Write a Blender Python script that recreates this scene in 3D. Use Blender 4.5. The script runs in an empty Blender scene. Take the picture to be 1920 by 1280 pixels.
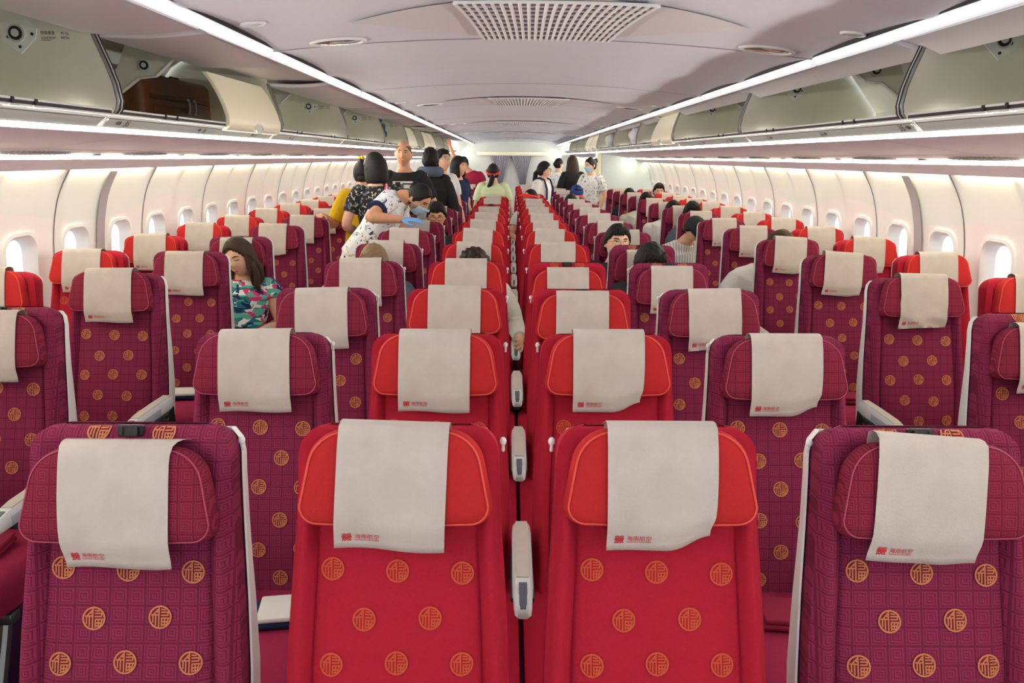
import bpy, bmesh, math, random
from math import sin, cos, pi, radians, sqrt, exp, atan2, tan
from mathutils import Vector, Matrix, Euler
random.seed(7)
S = bpy.context.scene
COL = S.collection

# ------------------------------------------------------------------ camera
cam_d = bpy.data.cameras.new('camera')
cam_d.sensor_fit = 'HORIZONTAL'; cam_d.sensor_width = 36.0
cam_d.lens = 36.0 * 1440 / 1920
cam_d.clip_start = 0.02
cam = bpy.data.objects.new('camera', cam_d); COL.objects.link(cam)
_P, _R, _YAW = radians(13.5), radians(0.35), radians(0.2)
_f = Vector((0, cos(_P), -sin(_P))); _u = Vector((0, sin(_P), cos(_P))); _r = Vector((1, 0, 0))
_r2 = _r * cos(_R) + _u * sin(_R); _u2 = _u * cos(_R) - _r * sin(_R)
_m = Matrix((_r2, _u2, -_f)).transposed()
_m = Matrix.Rotation(-_YAW, 3, 'Z') @ _m
cam.matrix_world = Matrix.Translation((0, 0, 1.70)) @ _m.to_4x4()
S.camera = cam

# ------------------------------------------------------------------ world, exposure
W = bpy.data.worlds.new('daylight'); S.world = W; W.use_nodes = True
_bg = W.node_tree.nodes['Background']
_bg.inputs['Color'].default_value = (0.93, 0.97, 1.0, 1); _bg.inputs['Strength'].default_value = 1.15
S.view_settings.view_transform = 'Standard'; S.view_settings.look = 'None'
S.view_settings.gamma = 1.0; S.view_settings.use_curve_mapping = False
S.view_settings.exposure = 0.14
S.cycles.max_bounces = 7; S.cycles.diffuse_bounces = 5; S.cycles.glossy_bounces = 2
S.cycles.transparent_max_bounces = 8; S.cycles.caustics_reflective = False; S.cycles.caustics_refractive = False

LAMP_COVE = 46.0      # hidden strip above the side wall panels
LAMP_LIP = 130.0       # cream strip along the bin lip
LAMP_PSU = 48.0       # cream strip beside the service panel
LAMP_CEIL = 0.75      # tube along both ceiling edges

# ------------------------------------------------------------------ materials
def lin(c):
    out = []
    for v in c[:3]:
        v = v / 255.0
        out.append(v / 12.92 if v <= 0.04045 else ((v + 0.055) / 1.055) ** 2.4)
    return (*out, 1.0)

MATS = {}
def mat(name, rgb, rough=0.6, noise=0.0, nscale=60.0, bump=0.0, bscale=400.0, emit=0.0, metal=0.0, spec=0.3, rgb2=None, sheen=0.0):
    if name in MATS: return MATS[name]
    m = bpy.data.materials.new(name); m.use_nodes = True
    nt = m.node_tree; b = nt.nodes['Principled BSDF']
    b.inputs['Base Color'].default_value = lin(rgb); b.inputs['Roughness'].default_value = rough
    b.inputs['Metallic'].default_value = metal; b.inputs['Specular IOR Level'].default_value = spec
    if sheen: b.inputs['Sheen Weight'].default_value = sheen
    if noise or bump:
        tc = nt.nodes.new('ShaderNodeTexCoord')
    if noise:
        n = nt.nodes.new('ShaderNodeTexNoise'); n.inputs['Scale'].default_value = nscale; n.inputs['Detail'].default_value = 3
        nt.links.new(tc.outputs['Object'], n.inputs['Vector'])
        mx = nt.nodes.new('ShaderNodeMix'); mx.data_type = 'RGBA'
        k = lin(rgb2) if rgb2 else (*[max(0, c * (1 - noise)) for c in lin(rgb)[:3]], 1)
        mx.inputs[6].default_value = lin(rgb); mx.inputs[7].default_value = k
        nt.links.new(n.outputs['Fac'], mx.inputs[0]); nt.links.new(mx.outputs[2], b.inputs['Base Color'])
    if bump:
        n2 = nt.nodes.new('ShaderNodeTexNoise'); n2.inputs['Scale'].default_value = bscale; n2.inputs['Detail'].default_value = 2
        nt.links.new(tc.outputs['Object'], n2.inputs['Vector'])
        bp = nt.nodes.new('ShaderNodeBump'); bp.inputs['Strength'].default_value = bump; bp.inputs['Distance'].default_value = 0.004
        nt.links.new(n2.outputs['Fac'], bp.inputs['Height']); nt.links.new(bp.outputs['Normal'], b.inputs['Normal'])
    if emit:
        b.inputs['Emission Color'].default_value = lin(rgb); b.inputs['Emission Strength'].default_value = emit
    MATS[name] = m
    return m

class NT:
    """small helper for node maths"""
    def __init__(s, m): s.nt = m.node_tree
    def n(s, t, **k):
        x = s.nt.nodes.new(t)
        for a, v in k.items(): setattr(x, a, v)
        return x
    def math(s, op, a, b=None, c=None):
        x = s.n('ShaderNodeMath', operation=op)
        for i, v in enumerate((a, b, c)):
            if v is None: continue
            if isinstance(v, (int, float)): x.inputs[i].default_value = v
            else: s.nt.links.new(v, x.inputs[i])
        return x.outputs[0]
    def mix(s, fac, a, b):
        x = s.n('ShaderNodeMix', data_type='RGBA')
        for sock, v in ((x.inputs[0], fac), (x.inputs[6], a), (x.inputs[7], b)):
            if isinstance(v, (int, float, tuple)): sock.default_value = v
            else: s.nt.links.new(v, sock)
        return x.outputs[2]
    def link(s, a, b): s.nt.links.new(a, b)

def meander_fabric(name, base, line, cell=0.034):
    """woven fabric with a square key pattern in slightly darker thread"""
    m = mat(name, base, 0.85, spec=0.15)
    t = NT(m); b = m.node_tree.nodes['Principled BSDF']
    tc = t.n('ShaderNodeTexCoord'); sp = t.n('ShaderNodeSeparateXYZ'); t.link(tc.outputs['Object'], sp.inputs[0])
    fx = t.math('SUBTRACT', t.math('FRACT', t.math('DIVIDE', sp.outputs['X'], cell)), 0.5)
    fz = t.math('SUBTRACT', t.math('FRACT', t.math('DIVIDE', sp.outputs['Z'], cell)), 0.5)
    ax = t.math('ABSOLUTE', fx); az = t.math('ABSOLUTE', fz)
    d = t.math('MAXIMUM', ax, az)
    turn = t.math('MULTIPLY', t.math('GREATER_THAN', t.math('ADD', fx, fz), 0.0), 0.5)
    ring = t.math('FRACT', t.math('ADD', t.math('MULTIPLY', d, 6.0), turn))
    ln = t.math('LESS_THAN', ring, 0.36)
    edge = t.math('GREATER_THAN', d, 0.465)
    fac = t.math('MAXIMUM', ln, edge)
    no = t.n('ShaderNodeTexNoise'); no.inputs['Scale'].default_value = 260; t.link(tc.outputs['Object'], no.inputs['Vector'])
    fac2 = t.math('MULTIPLY', fac, t.math('ADD', 0.35, t.math('MULTIPLY', no.outputs['Fac'], 0.6)))
    t.link(t.mix(fac2, lin(base), lin(line)), b.inputs['Base Color'])
    bp = t.n('ShaderNodeBump'); bp.inputs['Strength'].default_value = 0.35; bp.inputs['Distance'].default_value = 0.002
    t.link(t.math('SUBTRACT', no.outputs['Fac'], t.math('MULTIPLY', fac, 0.5)), bp.inputs['Height']); t.link(bp.outputs['Normal'], b.inputs['Normal'])
    return m

M_PUR = meander_fabric('burgundy_key_fabric', (132, 41, 76), (84, 22, 46))
M_PURH = meander_fabric('burgundy_headrest_fabric', (132, 38, 62), (86, 20, 40), 0.03)
M_RED = mat('red_fabric', (178, 32, 54), 0.85, 0.25, 220, 0.3, 500, spec=0.15)
M_REDH = mat('red_headrest_fabric', (186, 42, 44), 0.85, 0.2, 260, 0.3, 500, spec=0.15)
M_PIPE = mat('orange_red_piping', (212, 78, 66), 0.7)
M_PIPEP = mat('burgundy_piping', (166, 70, 94), 0.7)
M_GOLD = mat('gold_thread', (204, 128, 84), 0.7, 0.3, 500)
M_GOLDR = mat('orange_thread', (204, 88, 54), 0.7, 0.3, 500)
M_DISC = mat('dark_medallion_ground', (112, 16, 44), 0.85)
M_DISCR = mat('red_medallion_ground', (172, 22, 36), 0.85)
M_COVER = mat('nonwoven_cover', (204, 196, 190), 0.9, 1.0, 14, 0.25, 300, rgb2=(176, 164, 158), spec=0.1)
M_LOGO = mat('logo_red', (190, 44, 50), 0.8)
M_SHELL = mat('seat_shell_white', (226, 228, 226), 0.4)
M_CUSH = mat('seat_cushion_red', (186, 30, 60), 0.85, 0.25, 200, 0.3, 400, spec=0.15)
M_CUSHP = mat('seat_cushion_burgundy', (158, 40, 78), 0.85, 0.25, 200, 0.3, 400, spec=0.15)
M_PAD = mat('armrest_pad_grey', (206, 200, 188), 0.5, 0.1, 40)
M_ARM = mat('armrest_white', (222, 226, 226), 0.35)
M_INSET = mat('armrest_inset', (168, 178, 190), 0.4)
M_BLACK = mat('black_plastic', (26, 26, 28), 0.45)
M_STEEL = mat('brushed_metal', (150, 150, 148), 0.35, metal=0.9)
M_PLAST = mat('cabin_white_plastic', (226, 222, 226), 0.5, 0.05, 8)
M_CEIL = mat('ceiling_panel', (236, 240, 250), 0.55, 0.05, 5)
M_SOFF = mat('bin_door_white', (236, 234, 240), 0.45, 0.04, 6)
M_DOOR = mat('bin_door_cream', (246, 240, 214), 0.4)
M_BINI = mat('bin_interior', (222, 222, 206), 0.6, 0.12, 9)
M_BINB = mat('bin_back_panel', (228, 232, 230), 0.55, 0.10, 14)
M_VAL = mat('bin_valance_grey', (200, 206, 202), 0.5)
M_EDGE = mat('divider_edge_trim', (196, 196, 192), 0.35)
M_DARK = mat('dark_seal', (44, 42, 46), 0.6)
M_SEAM = mat('panel_seam', (120, 112, 120), 0.7)
M_LILAC = mat('service_panel_lilac', (240, 234, 246), 0.55, 0.05, 6)
M_CARPET = mat('purple_carpet', (74, 38, 78), 0.95, 0.5, 300, 0.5, 300, spec=0.05)
M_INK = mat('sign_ink', (62, 62, 66), 0.6)
M_LEMIT = mat('lip_light', (255, 250, 240), 0.5, emit=LAMP_LIP)
M_PEMIT = mat('service_light', (255, 247, 218), 0.5, emit=LAMP_PSU)
M_CEMIT = mat('cove_light', (255, 246, 208), 0.5, emit=LAMP_COVE)
M_TEMIT = mat('ceiling_tube', (226, 230, 232), 0.4, emit=LAMP_CEIL)

# ------------------------------------------------------------------ mesh helpers
class MB:
    def __init__(s): s.v = []; s.f = []; s.m = []; s.mats = []
    def mi(s, m):
        if m not in s.mats: s.mats.append(m)
        return s.mats.index(m)
    def add(s, vs, fs, m, M=None):
        o = len(s.v); k = s.mi(m)
        for p in vs:
            p = Vector(p); s.v.append(M @ p if M is not None else p)
        for f in fs: s.f.append([i + o for i in f]); s.m.append(k)
        return s
    def box(s, c, d, m, bev=0.0, M=None, seg=2):
        bm = bmesh.new(); bmesh.ops.create_cube(bm, size=1.0)
        for v in bm.verts: v.co = Vector((v.co.x * d[0], v.co.y * d[1], v.co.z * d[2]))
        if bev: bmesh.ops.bevel(bm, geom=bm.edges[:], offset=bev, segments=seg, profile=0.5, affect='EDGES')
        bm.verts.index_update()
        vs = [v.co + Vector(c) for v in bm.verts]; fs = [[v.index for v in f.verts] for f in bm.faces]; bm.free()
        return s.add(vs, fs, m, M)
    def loft(s, rings, m, closed=True, caps=True, M=None):
        n = len(rings[0]); vs = [p for r in rings for p in r]; fs = []
        for i in range(len(rings) - 1):
            for j in range(n if closed else n - 1):
                a = i * n + j; b = i * n + (j + 1) % n
                fs.append([a, b, b + n, a + n])
        if caps and closed:
            fs.append(list(range(n))[::-1]); fs.append([(len(rings) - 1) * n + j for j in range(n)])
        return s.add(vs, fs, m, M)
    def tube(s, pts, r, m, n=8, M=None, closed=False):
        pts = [Vector(p) for p in pts]; rs = r if isinstance(r, (list, tuple)) else [r] * len(pts)
        rings = []; up = None
        for i, p in enumerate(pts):
            if closed: t = pts[(i + 1) % len(pts)] - pts[i - 1]
            else: t = pts[min(i + 1, len(pts) - 1)] - pts[max(i - 1, 0)]
            t = t.normalized() if t.length > 1e-9 else Vector((0, 0, 1))
            if up is None: up = t.orthogonal().normalized()
            up = (up - t * up.dot(t)); up = up.normalized() if up.length > 1e-6 else t.orthogonal().normalized()
            w = t.cross(up)
            rings.append([p + (up * cos(2 * pi * k / n) + w * sin(2 * pi * k / n)) * rs[i] for k in range(n)])
        if closed: rings.append(rings[0])
        return s.loft(rings, m, True, not closed, M)
    def ball(s, c, r, m, nu=16, nv=10, M=None):
        r = (r, r, r) if isinstance(r, (int, float)) else r; c = Vector(c); vs = []; fs = []
        for i in range(nv + 1):
            a = pi * i / nv
            for j in range(nu):
                b = 2 * pi * j / nu
                vs.append(c + Vector((r[0] * sin(a) * cos(b), r[1] * sin(a) * sin(b), r[2] * cos(a))))
        for i in range(nv):
            for j in range(nu): fs.append([i * nu + j, (i + 1) * nu + j, (i + 1) * nu + (j + 1) % nu, i * nu + (j + 1) % nu])
        return s.add(vs, fs, m, M)
    def disc(s, c, rx, ry, ax, ay, m, n=24):
        c = Vector(c); ax = Vector(ax); ay = Vector(ay)
        return s.add([c + ax * rx * cos(2 * pi * k / n) + ay * ry * sin(2 * pi * k / n) for k in range(n)], [list(range(n))], m)
    def prism(s, poly, axis_vec, m, M=None):
        a = Vector(axis_vec); p = [Vector(q) for q in poly]; n = len(p)
        vs = p + [q + a for q in p]
        fs = [list(range(n))[::-1], list(range(n, 2 * n))] + [[i, (i + 1) % n, (i + 1) % n + n, i + n] for i in range(n)]
        return s.add(vs, fs, m, M)
    def extr(s, prof, y0, y1, m, ny=1, zs=lambda y: 0.0):
        """open profile [(x,z)] swept along y"""
        rings = []
        for i in range(ny + 1):
            y = y0 + (y1 - y0) * i / ny
            rings.append([Vector((x, y, z + zs(y))) for x, z in prof])
        return s.loft(rings, m, False, False)
    def mesh(s, name, smooth=True, angle=35, merge=0.0):
        me = bpy.data.meshes.new(name); me.from_pydata([tuple(p) for p in s.v], [], s.f); 
        for m in s.mats: me.materials.append(m)
        for i, p in enumerate(me.polygons): p.material_index = s.m[i]
        bm = bmesh.new(); bm.from_mesh(me)
        if merge: bmesh.ops.remove_doubles(bm, verts=bm.verts, dist=merge)
        bmesh.ops.recalc_face_normals(bm, faces=bm.faces)
        bm.to_mesh(me); bm.free()
        if smooth:
            me.polygons.foreach_set('use_smooth', [True] * len(me.polygons))
            me.set_sharp_from_angle(angle=radians(angle))
        me.update()
        return me
    def obj(s, name, parent=None, loc=(0, 0, 0), **k):
        return link(name, s.mesh(name, **k), parent, loc)

def link(name, data, parent=None, loc=(0, 0, 0)):
    o = bpy.data.objects.new(name, data); COL.objects.link(o); o.location = loc
    if parent is not None: o.parent = parent
    return o
def tag(o, label=None, cat=None, group=None, kind=None):
    if label: o['label'] = label
    if cat: o['category'] = cat
    if group: o['group'] = group
    if kind: o['kind'] = kind
    return o
def thing(name, label, cat, loc=(0, 0, 0), rotz=0.0, group=None):
    o = link(name, None, None, loc); o.rotation_euler = (0, 0, rotz); o.empty_display_size = 0.1
    return tag(o, label, cat, group)
def struct(o): o['kind'] = 'structure'; return o
def sm(a, b, x):
    t = max(0.0, min(1.0, (x - a) / (b - a))) if a != b else float(x > a)
    return t * t * (3 - 2 * t)

TXT = {}
def text_polys(txt, size):
    """outline of a word as flat triangles, baseline at the origin"""
    key = (txt, size)
    if key in TXT: return TXT[key]
    c = bpy.data.curves.new('lettering', 'FONT'); c.body = txt; c.size = size; c.resolution_u = 2
    o = bpy.data.objects.new('lettering', c); COL.objects.link(o)
    dg = bpy.context.evaluated_depsgraph_get()
    me = bpy.data.meshes.new_from_object(o.evaluated_get(dg))
    vs = [v.co.copy() for v in me.vertices]; fs = [list(p.vertices) for p in me.polygons]
    bpy.data.objects.remove(o); bpy.data.curves.remove(c); bpy.data.meshes.remove(me)
    TXT[key] = (vs, fs)
    return TXT[key]

# ================================================================== THE CABIN SHELL
Y0, Y1 = -0.6, 24.0
XL, XR = -1.12, 1.42                 # ceiling edges
SL = -0.0045
def zedge(x, y): return 2.168 + (2.148 - 2.168) * (x - XL) / (XR - XL) + SL * (y - 3.7)
def zceil(x, y):
    k = (x - 0.15) / 1.27
    return zedge(x, y) + 0.075 * (1 - k * k) + 0.016 * abs(sin(pi * (y - 3.78) / 1.065))

b = MB()
b.add([(-2.62, Y0, 0), (2.62, Y0, 0), (2.62, Y1, 0), (-2.62, Y1, 0)], [[0, 1, 2, 3]], M_CARPET)
struct(b.obj('floor'))

b = MB(); NX = 24; ys = []
y = 3.78 - 5 * 1.065
while y < Y1:
    for k in range(5): ys.append(y + 1.065 * k / 5)
    y += 1.065
ys.append(Y1)
rings = [[Vector((XL + (XR - XL) * i / NX, yy, zceil(XL + (XR - XL) * i / NX, yy))) for i in range(NX + 1)] for yy in ys]
b.loft(rings, M_CEIL, False, False)
for k in range(-2, 10):                                      # panel joints
    yy = 3.78 + 2.13 * k
    if yy > Y1 or yy < 1: continue
    vs = []
    for i in range(NX + 1):
        x = XL + (XR - XL) * i / NX
        vs += [Vector((x, yy - .005, zceil(x, yy) - .0015)), Vector((x, yy + .005, zceil(x, yy) - .0015))]
    b.add(vs, [[2 * i, 2 * i + 1, 2 * i + 3, 2 * i + 2] for i in range(NX)], M_SEAM)
struct(b.obj('ceiling', angle=50))

# tubes along both ceiling edges, cut at the panel joints
n = 0
for sx, x0 in ((-1, XL), (1, XR)):
    b = MB()
    for k in range(-2, 10):
        a, c = 3.78 + 2.13 * k + .012, 3.78 + 2.13 * (k + 1) - .012
        a = max(a, Y0); c = min(c, Y1)
        if c <= a: continue
        pts = [(x0 - sx * .012, a, zedge(x0, a) + .004), (x0, a + .03, zedge(x0, a) - .002), (x0, c - .03, zedge(x0, c) - .002), (x0 - sx * .012, c, zedge(x0, c) + .004)]
        b.tube(pts, [.012, .026, .026, .012], M_TEMIT, 12)
        b.tube([(x0 - sx * .034, a, zedge(x0, a) + .016), (x0 - sx * .034, c, zedge(x0, c) + .016)], .011, M_DARK, 6)
    n += 1; struct(b.obj('trim_%d' % n))
# soffit between the ceiling edge and the bins
OPL, OPR = (-1.575, 2.135), (1.60, 2.08)
for sx, x0, op in ((-1, XL, OPL), (1, XR, OPR)):
    b = MB(); 
    b.loft([[Vector((x0, yy, zedge(x0, yy) + .012)), Vector((x0 + sx * .03, yy, zedge(x0, yy) + .012)), Vector((op[0] - sx * .06, yy, op[1] + .040)), Vector((op[0] + sx * .05, yy, op[1] + .045)), Vector((op[0] + sx * .06, yy, op[1] + .2))] for yy in (Y0, 6, 12, 18, Y1)], M_SOFF, False, False)
    n += 1; struct(b.obj('trim_%d' % n))

M_LIPU = M_LEMIT
# service strip under the bins: lip light, lilac panel, grille strip, light, valance
LIP = (1.585, 1.787)
for sx in (-1, 1):
    b = MB(); P = lambda pr: [(sx * x, z) for x, z in pr]
    b.extr(P([(LIP[0] - .002, LIP[1] + .012), (LIP[0] - .002, LIP[1] - .002)]), Y0, Y1, M_LEMIT)
    b.extr(P([(LIP[0] - .002, LIP[1] - .002), (LIP[0] - .005, LIP[1] - .003), (LIP[0] - .004, LIP[1] - .006), (LIP[0] + .014, LIP[1] - .005)]), Y0, Y1, M_PLAST)
    b.extr(P([(1.583, 1.800), (1.568, 1.8015), (1.566, 1.804), (1.568, 1.8065), (1.583, 1.806)]), Y0, Y1, M_PLAST)  # bead added to keep the lip light off the valance
    b.extr(P([(1.599, 1.782), (1.72, 1.765), (1.9, 1.742), (2.05, 1.722)]), Y0, Y1, M_LILAC, 8)
    b.extr(P([(2.05, 1.722), (2.055, 1.719), (2.13, 1.706), (2.196, 1.694)]), Y0, Y1, M_SOFF, 8)
    b.extr(P([(2.196, 1.694), (2.203, 1.694)]), Y0, Y1, M_DARK)
    b.extr(P([(2.203, 1.694), (2.206, 1.680), (2.222, 1.676)]), Y0, Y1, M_PEMIT)
    b.extr(P([(2.222, 1.676), (2.30, 1.664), (2.37, 1.642), (2.415, 1.618), (2.422, 1.622), (2.42, 1.632)]), Y0, Y1, M_LILAC, 8)
    b.extr(P([(2.42, 1.632), (2.40, 1.672)]), Y0, Y1, M_CEMIT)
    b.extr(P([(2.40, 1.672), (2.36, 1.74)]), Y0, Y1, M_PLAST)
    for k in range(-2, 20):                                   # joints, air grilles and small buttons
        yy = 4.32 + 1.065 * k
        if yy < Y0 + .2 or yy > Y1 - .3: continue
        b.extr(P([(1.6, 1.779), (1.9, 1.739), (2.05, 1.719)]), yy - .9, yy - .895, M_SEAM)
        for q, hw in ((0, .30),):
            vs = []; m_ = 10
            for i in range(m_ + 1):
                u = -1 + 2 * i / m_; w = .052 * (1 - u * u)
                vs += [Vector((sx * (2.125 - w), yy + .3 + u * hw, 1.7070 + w * .17 - .002)), Vector((sx * (2.125 + w), yy + .3 + u * hw, 1.7070 - w * .17 - .002))]
            b.add(vs, [[2 * i, 2 * i + 1, 2 * i + 3, 2 * i + 2] for i in range(m_)], M_VAL)
            for i in range(16):
                u = -.8 + 1.6 * i / 15; w = .045 * (1 - u * u)
                b.tube([(sx * (2.125 - w), yy + .3 + u * hw, 1.7030 + w * .17), (sx * (2.125 + w), yy + .3 + u * hw, 1.7030 - w * .17)], .0022, M_SEAM, 4)
        b.box((sx * 2.165, yy - .18, 1.697), (.02, .05, .006), M_DARK)
    n += 1; struct(b.obj('trim_%d' % n))

# ---- side walls with real window openings
WP = [(2.36, 1.76), (2.40, 1.70), (2.44, 1.64), (2.47, 1.59), (2.50, 1.54), (2.525, 1.49), (2.545, 1.44), (2.565, 1.37), (2.58, 1.30), (2.592, 1.22), (2.60, 1.13), (2.608, 1.02), (2.612, .93), (2.612, .86), (2.61, .6), (2.60, .25), (2.60, 0)]
def wall_x(z):
    for (x0, z0), (x1, z1) in zip(WP, WP[1:]):
        if z0 >= z >= z1: return x0 + (x1 - x0) * (z0 - z) / (z0 - z1)
    return WP[-1][0]
SEAM0 = 4.33 - 5 * 1.065
def inset(f):                     # relief of one panel along the cabin: ridges at both joints, a fold in the middle
    d = min(f, 1 - f) * 1.065; e = abs(f - .5) * 1.065
    return .028 * exp(-(d / .06) ** 2) + .016 * exp(-(e / .045) ** 2) 
M_WALL = mat('side_wall_panel', (236, 230, 226), 0.5)
def _wallmat():
    m = M_WALL; t = NT(m); bs = m.node_tree.nodes['Principled BSDF']
    tc = t.n('ShaderNodeTexCoord'); sp = t.n('ShaderNodeSeparateXYZ'); t.link(tc.outputs['Object'], sp.inputs[0])
    w = t.math('MULTIPLY', t.math('SINE', t.math('MULTIPLY', sp.outputs['Y'], 2.95)), 0.05)
    f = t.math('GREATER_THAN', t.math('ADD', sp.outputs['Z'], w), 1.36)
    no = t.n('ShaderNodeTexNoise'); no.inputs['Scale'].default_value = 3.0; t.link(tc.outputs['Object'], no.inputs['Vector'])
    low = t.mix(no.outputs['Fac'], lin((246, 246, 248)), lin((244, 232, 236)))
    t.link(t.mix(f, low, lin((238, 240, 242))), bs.inputs['Base Color'])
_wallmat()
WINZ0, WINZ1, WINHW = .92, 1.27, .125
fr = [0, .02, .045, .08, .125, .25 - .125 / 1.065 - .03, .25 - .125 / 1.065, .25, .25 + .125 / 1.065, .25 + .125 / 1.065 + .03, .43, .465, .5, .535, .57, .75 - .125 / 1.065 - .03, .75 - .125 / 1.065, .75, .75 + .125 / 1.065, .75 + .125 / 1.065 + .03, .875, .92, .955, .98, 1.0]
WPZ = [p[1] for p in WP]
zz = sorted(set(WPZ + [WINZ0, WINZ1]), reverse=True)
ZALL = zz
for side, sx, zz in (('left', -1, [z for z in ZALL if z <= WINZ1]), ('right', 1, [z for z in ZALL if z <= WINZ1]), ('left_upper', -1, [z for z in ZALL if z >= WINZ1]), ('right_upper', 1, [z for z in ZALL if z >= WINZ1])):
    b = MB(); k = 0; y = SEAM0
    while y < Y1 - .2:
        vs = []; fs = []; nz = len(zz)
        for f in fr:
            for z in zz: 
                fade = sm(.3, .8, z)
                vs.append(Vector((sx * (wall_x(z) - inset(f) * fade), y + 1.065 * f, z)))
        for i in range(len(fr) - 1):
            mid = (fr[i] + fr[i + 1]) / 2
            hole = min(abs(mid - .25), abs(mid - .75)) * 1.065 < WINHW
            for j in range(nz - 1):
                if hole and WINZ0 - 1e-6 <= zz[j + 1] and zz[j] <= WINZ1 + 1e-6: continue
                fs.append([i * nz + j, (i + 1) * nz + j, (i + 1) * nz + j + 1, i * nz + j + 1])
        b.add(vs, fs, M_WALL)
        b.add([Vector((sx * (wall_x(z) - .0295 * sm(.3, .8, z) - (.0 if z > .8 else .002)), y + q, z)) for z in [z for z in zz if z < 1.66] for q in (-.005, .005)], [[2 * i, 2 * i + 1, 2 * i + 3, 2 * i + 2] for i in range(len([z for z in zz if z < 1.66]) - 1)], M_SEAM)
        y += 1.065
    struct(b.obj('wall_' + side, angle=60))
# one window: bezel with an oval opening, recessed pane, half drawn shade
M_GLASS = bpy.data.materials.new('window_pane'); M_GLASS.use_nodes = True
_nt = M_GLASS.node_tree; _nt.nodes.remove(_nt.nodes['Principled BSDF'])
_t = _nt.nodes.new('ShaderNodeBsdfTransparent'); _g = _nt.nodes.new('ShaderNodeBsdfGlossy'); _mx = _nt.nodes.new('ShaderNodeMixShader')
_g.inputs['Roughness'].default_value = .05; _mx.inputs[0].default_value = .06
_nt.links.new(_t.outputs[0], _mx.inputs[1]); _nt.links.new(_g.outputs[0], _mx.inputs[2]); _nt.links.new(_mx.outputs[0], _nt.nodes['Material Output'].inputs[0])
M_BEZ = mat('window_bezel', (242, 242, 244), 0.4)
def rrect(hy, hz, r, n=8):
    out = []
    for cy, cz, a0 in ((hy - r, hz - r, 0), (-(hy - r), hz - r, 90), (-(hy - r), -(hz - r), 180), (hy - r, -(hz - r), 270)):
        for i in range(n + 1):
            a = radians(a0 + 90 * i / n); out.append((cy + r * cos(a), cz + r * sin(a)))
    return out
def window_mesh(sx):
    b = MB(); zc = (WINZ0 + WINZ1) / 2
    def ring(hy, hz, r, d): return [Vector((sx * (wall_x(zc + q[1]) + d), q[0], zc + q[1])) for q in rrect(hy, hz, r)]
    b.loft([ring(.155, .205, .09, .004), ring(.152, .202, .09, -.014), ring(.135, .185, .09, -.016), ring(.122, .170, .085, .0), ring(.112, .158, .08, .055)], M_BEZ, True, False)
    r = ring(.112, .158, .08, .054); b.add(r, [list(range(len(r)))], M_GLASS)
    return b.mesh('window', angle=40)
WM = {-1: window_mesh(-1), 1: window_mesh(1)}
k = 0
for sx in (-1, 1):
    y = SEAM0
    while y < Y1 - .2:
        for f in (.25, .75):
            if y + f > 1.2:
                k += 1; struct(link('window_%d' % k, WM[sx], None, (0, y + 1.065 * f, 0)))
        y += 1.065
# dark grey strap recess in the second panel on both sides
for sx in (-1, 1):
    b = MB(); yy = SEAM0 + 5 * 1.065 + .5 * 1.065
    zs_ = [1.60, 1.55, 1.5, 1.45, 1.4, 1.3, 1.2, 1.1]
    b.add([Vector((sx * (wall_x(z) - .019), yy + q, z)) for z in zs_ for q in (-.05, .045)], [[2 * i, 2 * i + 1, 2 * i + 3, 2 * i + 2] for i in range(len(zs_) - 1)], mat('wall_strap_grey', (172, 166, 174), .6))
    n += 1; struct(b.obj('trim_%d' % n))

# ---- rear bulkhead, curtains, partition
M_BULK = mat('bulkhead_panel', (206, 212, 208), .6, .05, 6)
b = MB()
b.box((-.62, Y1, 1.15), (1.24, .04, 2.3), M_BULK); b.box((.665, Y1, 1.15), (1.33, .04, 2.3), M_BULK)
b.box((.02, Y1 - .023, .85), (.05, .012, 1.7), M_VAL)
struct(b.obj('wall_rear'))
b = MB()
for sx in (-1, 1):
    b.add([(sx * 1.0, Y1 + .02, 0), (sx * 2.62, Y1 + .02, 0), (sx * 2.62, Y1 + .02, 2.4), (sx * 1.0, Y1 + .02, 2.4)], [[0, 1, 2, 3]], M_BULK)
struct(b.obj('wall_rear_aisles'))
b = MB(); b.box((.04, Y1 - .09, 1.80), (2.1, .12, .12), M_DOOR, .02); b.box((.04, Y1 - .09, 1.735), (1.5, .03, .012), M_STEEL)
struct(b.obj('trim_20'))
M_CURT = mat('grey_curtain', (188, 190, 200), .85, .4, 40)
def curtain(xa, xb, xc, label):
    b = MB(); rows = []; N = 64
    for i in range(13):
        t = i / 12; z = 1.73 - .85 * t; sq = .30 + .70 * (1 - t) ** 1.4; cx = (xa + xb) / 2 + (xc - (xa + xb) / 2) * t
        rows.append([Vector((cx + (j / N - .5) * (xb - xa) * sq, Y1 - .10 + .022 * sin(j / N * 2 * pi * 11), z)) for j in range(N + 1)])
    rows2 = [[p + Vector((0, .004, 0)) for p in r] for r in rows]
    b.loft(rows, M_CURT, False, False); b.loft(rows2, M_CURT, False, False)
    o = b.obj('curtain', angle=80); tag(o, label, 'curtain', 'curtains on the rear bulkhead')
curtain(-.60, .02, -.33, 'grey gathered curtain on the left half of the rear bulkhead')
curtain(.03, .66, .38, 'grey gathered curtain on the right half of the rear bulkhead')
M_PART = mat('partition_pale_blue', (222, 234, 238), .55, .04, 5)
b = MB(); YP = 14.3
b.prism([(1.66, YP, 0), (2.6, YP, 0), (2.6, YP, .6), (2.6, YP, 1.1), (2.54, YP, 1.44), (2.42, YP, 1.62), (2.2, YP, 1.69), (1.66, YP, 1.77)], (0, .06, 0), M_PART)
struct(b.obj('wall_partition', smooth=False))
b = MB(); b.box((1.60, YP + .03, 1.04), (.11, .09, 2.08), M_DOOR, .02)
struct(b.obj('trim_21'))

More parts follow.
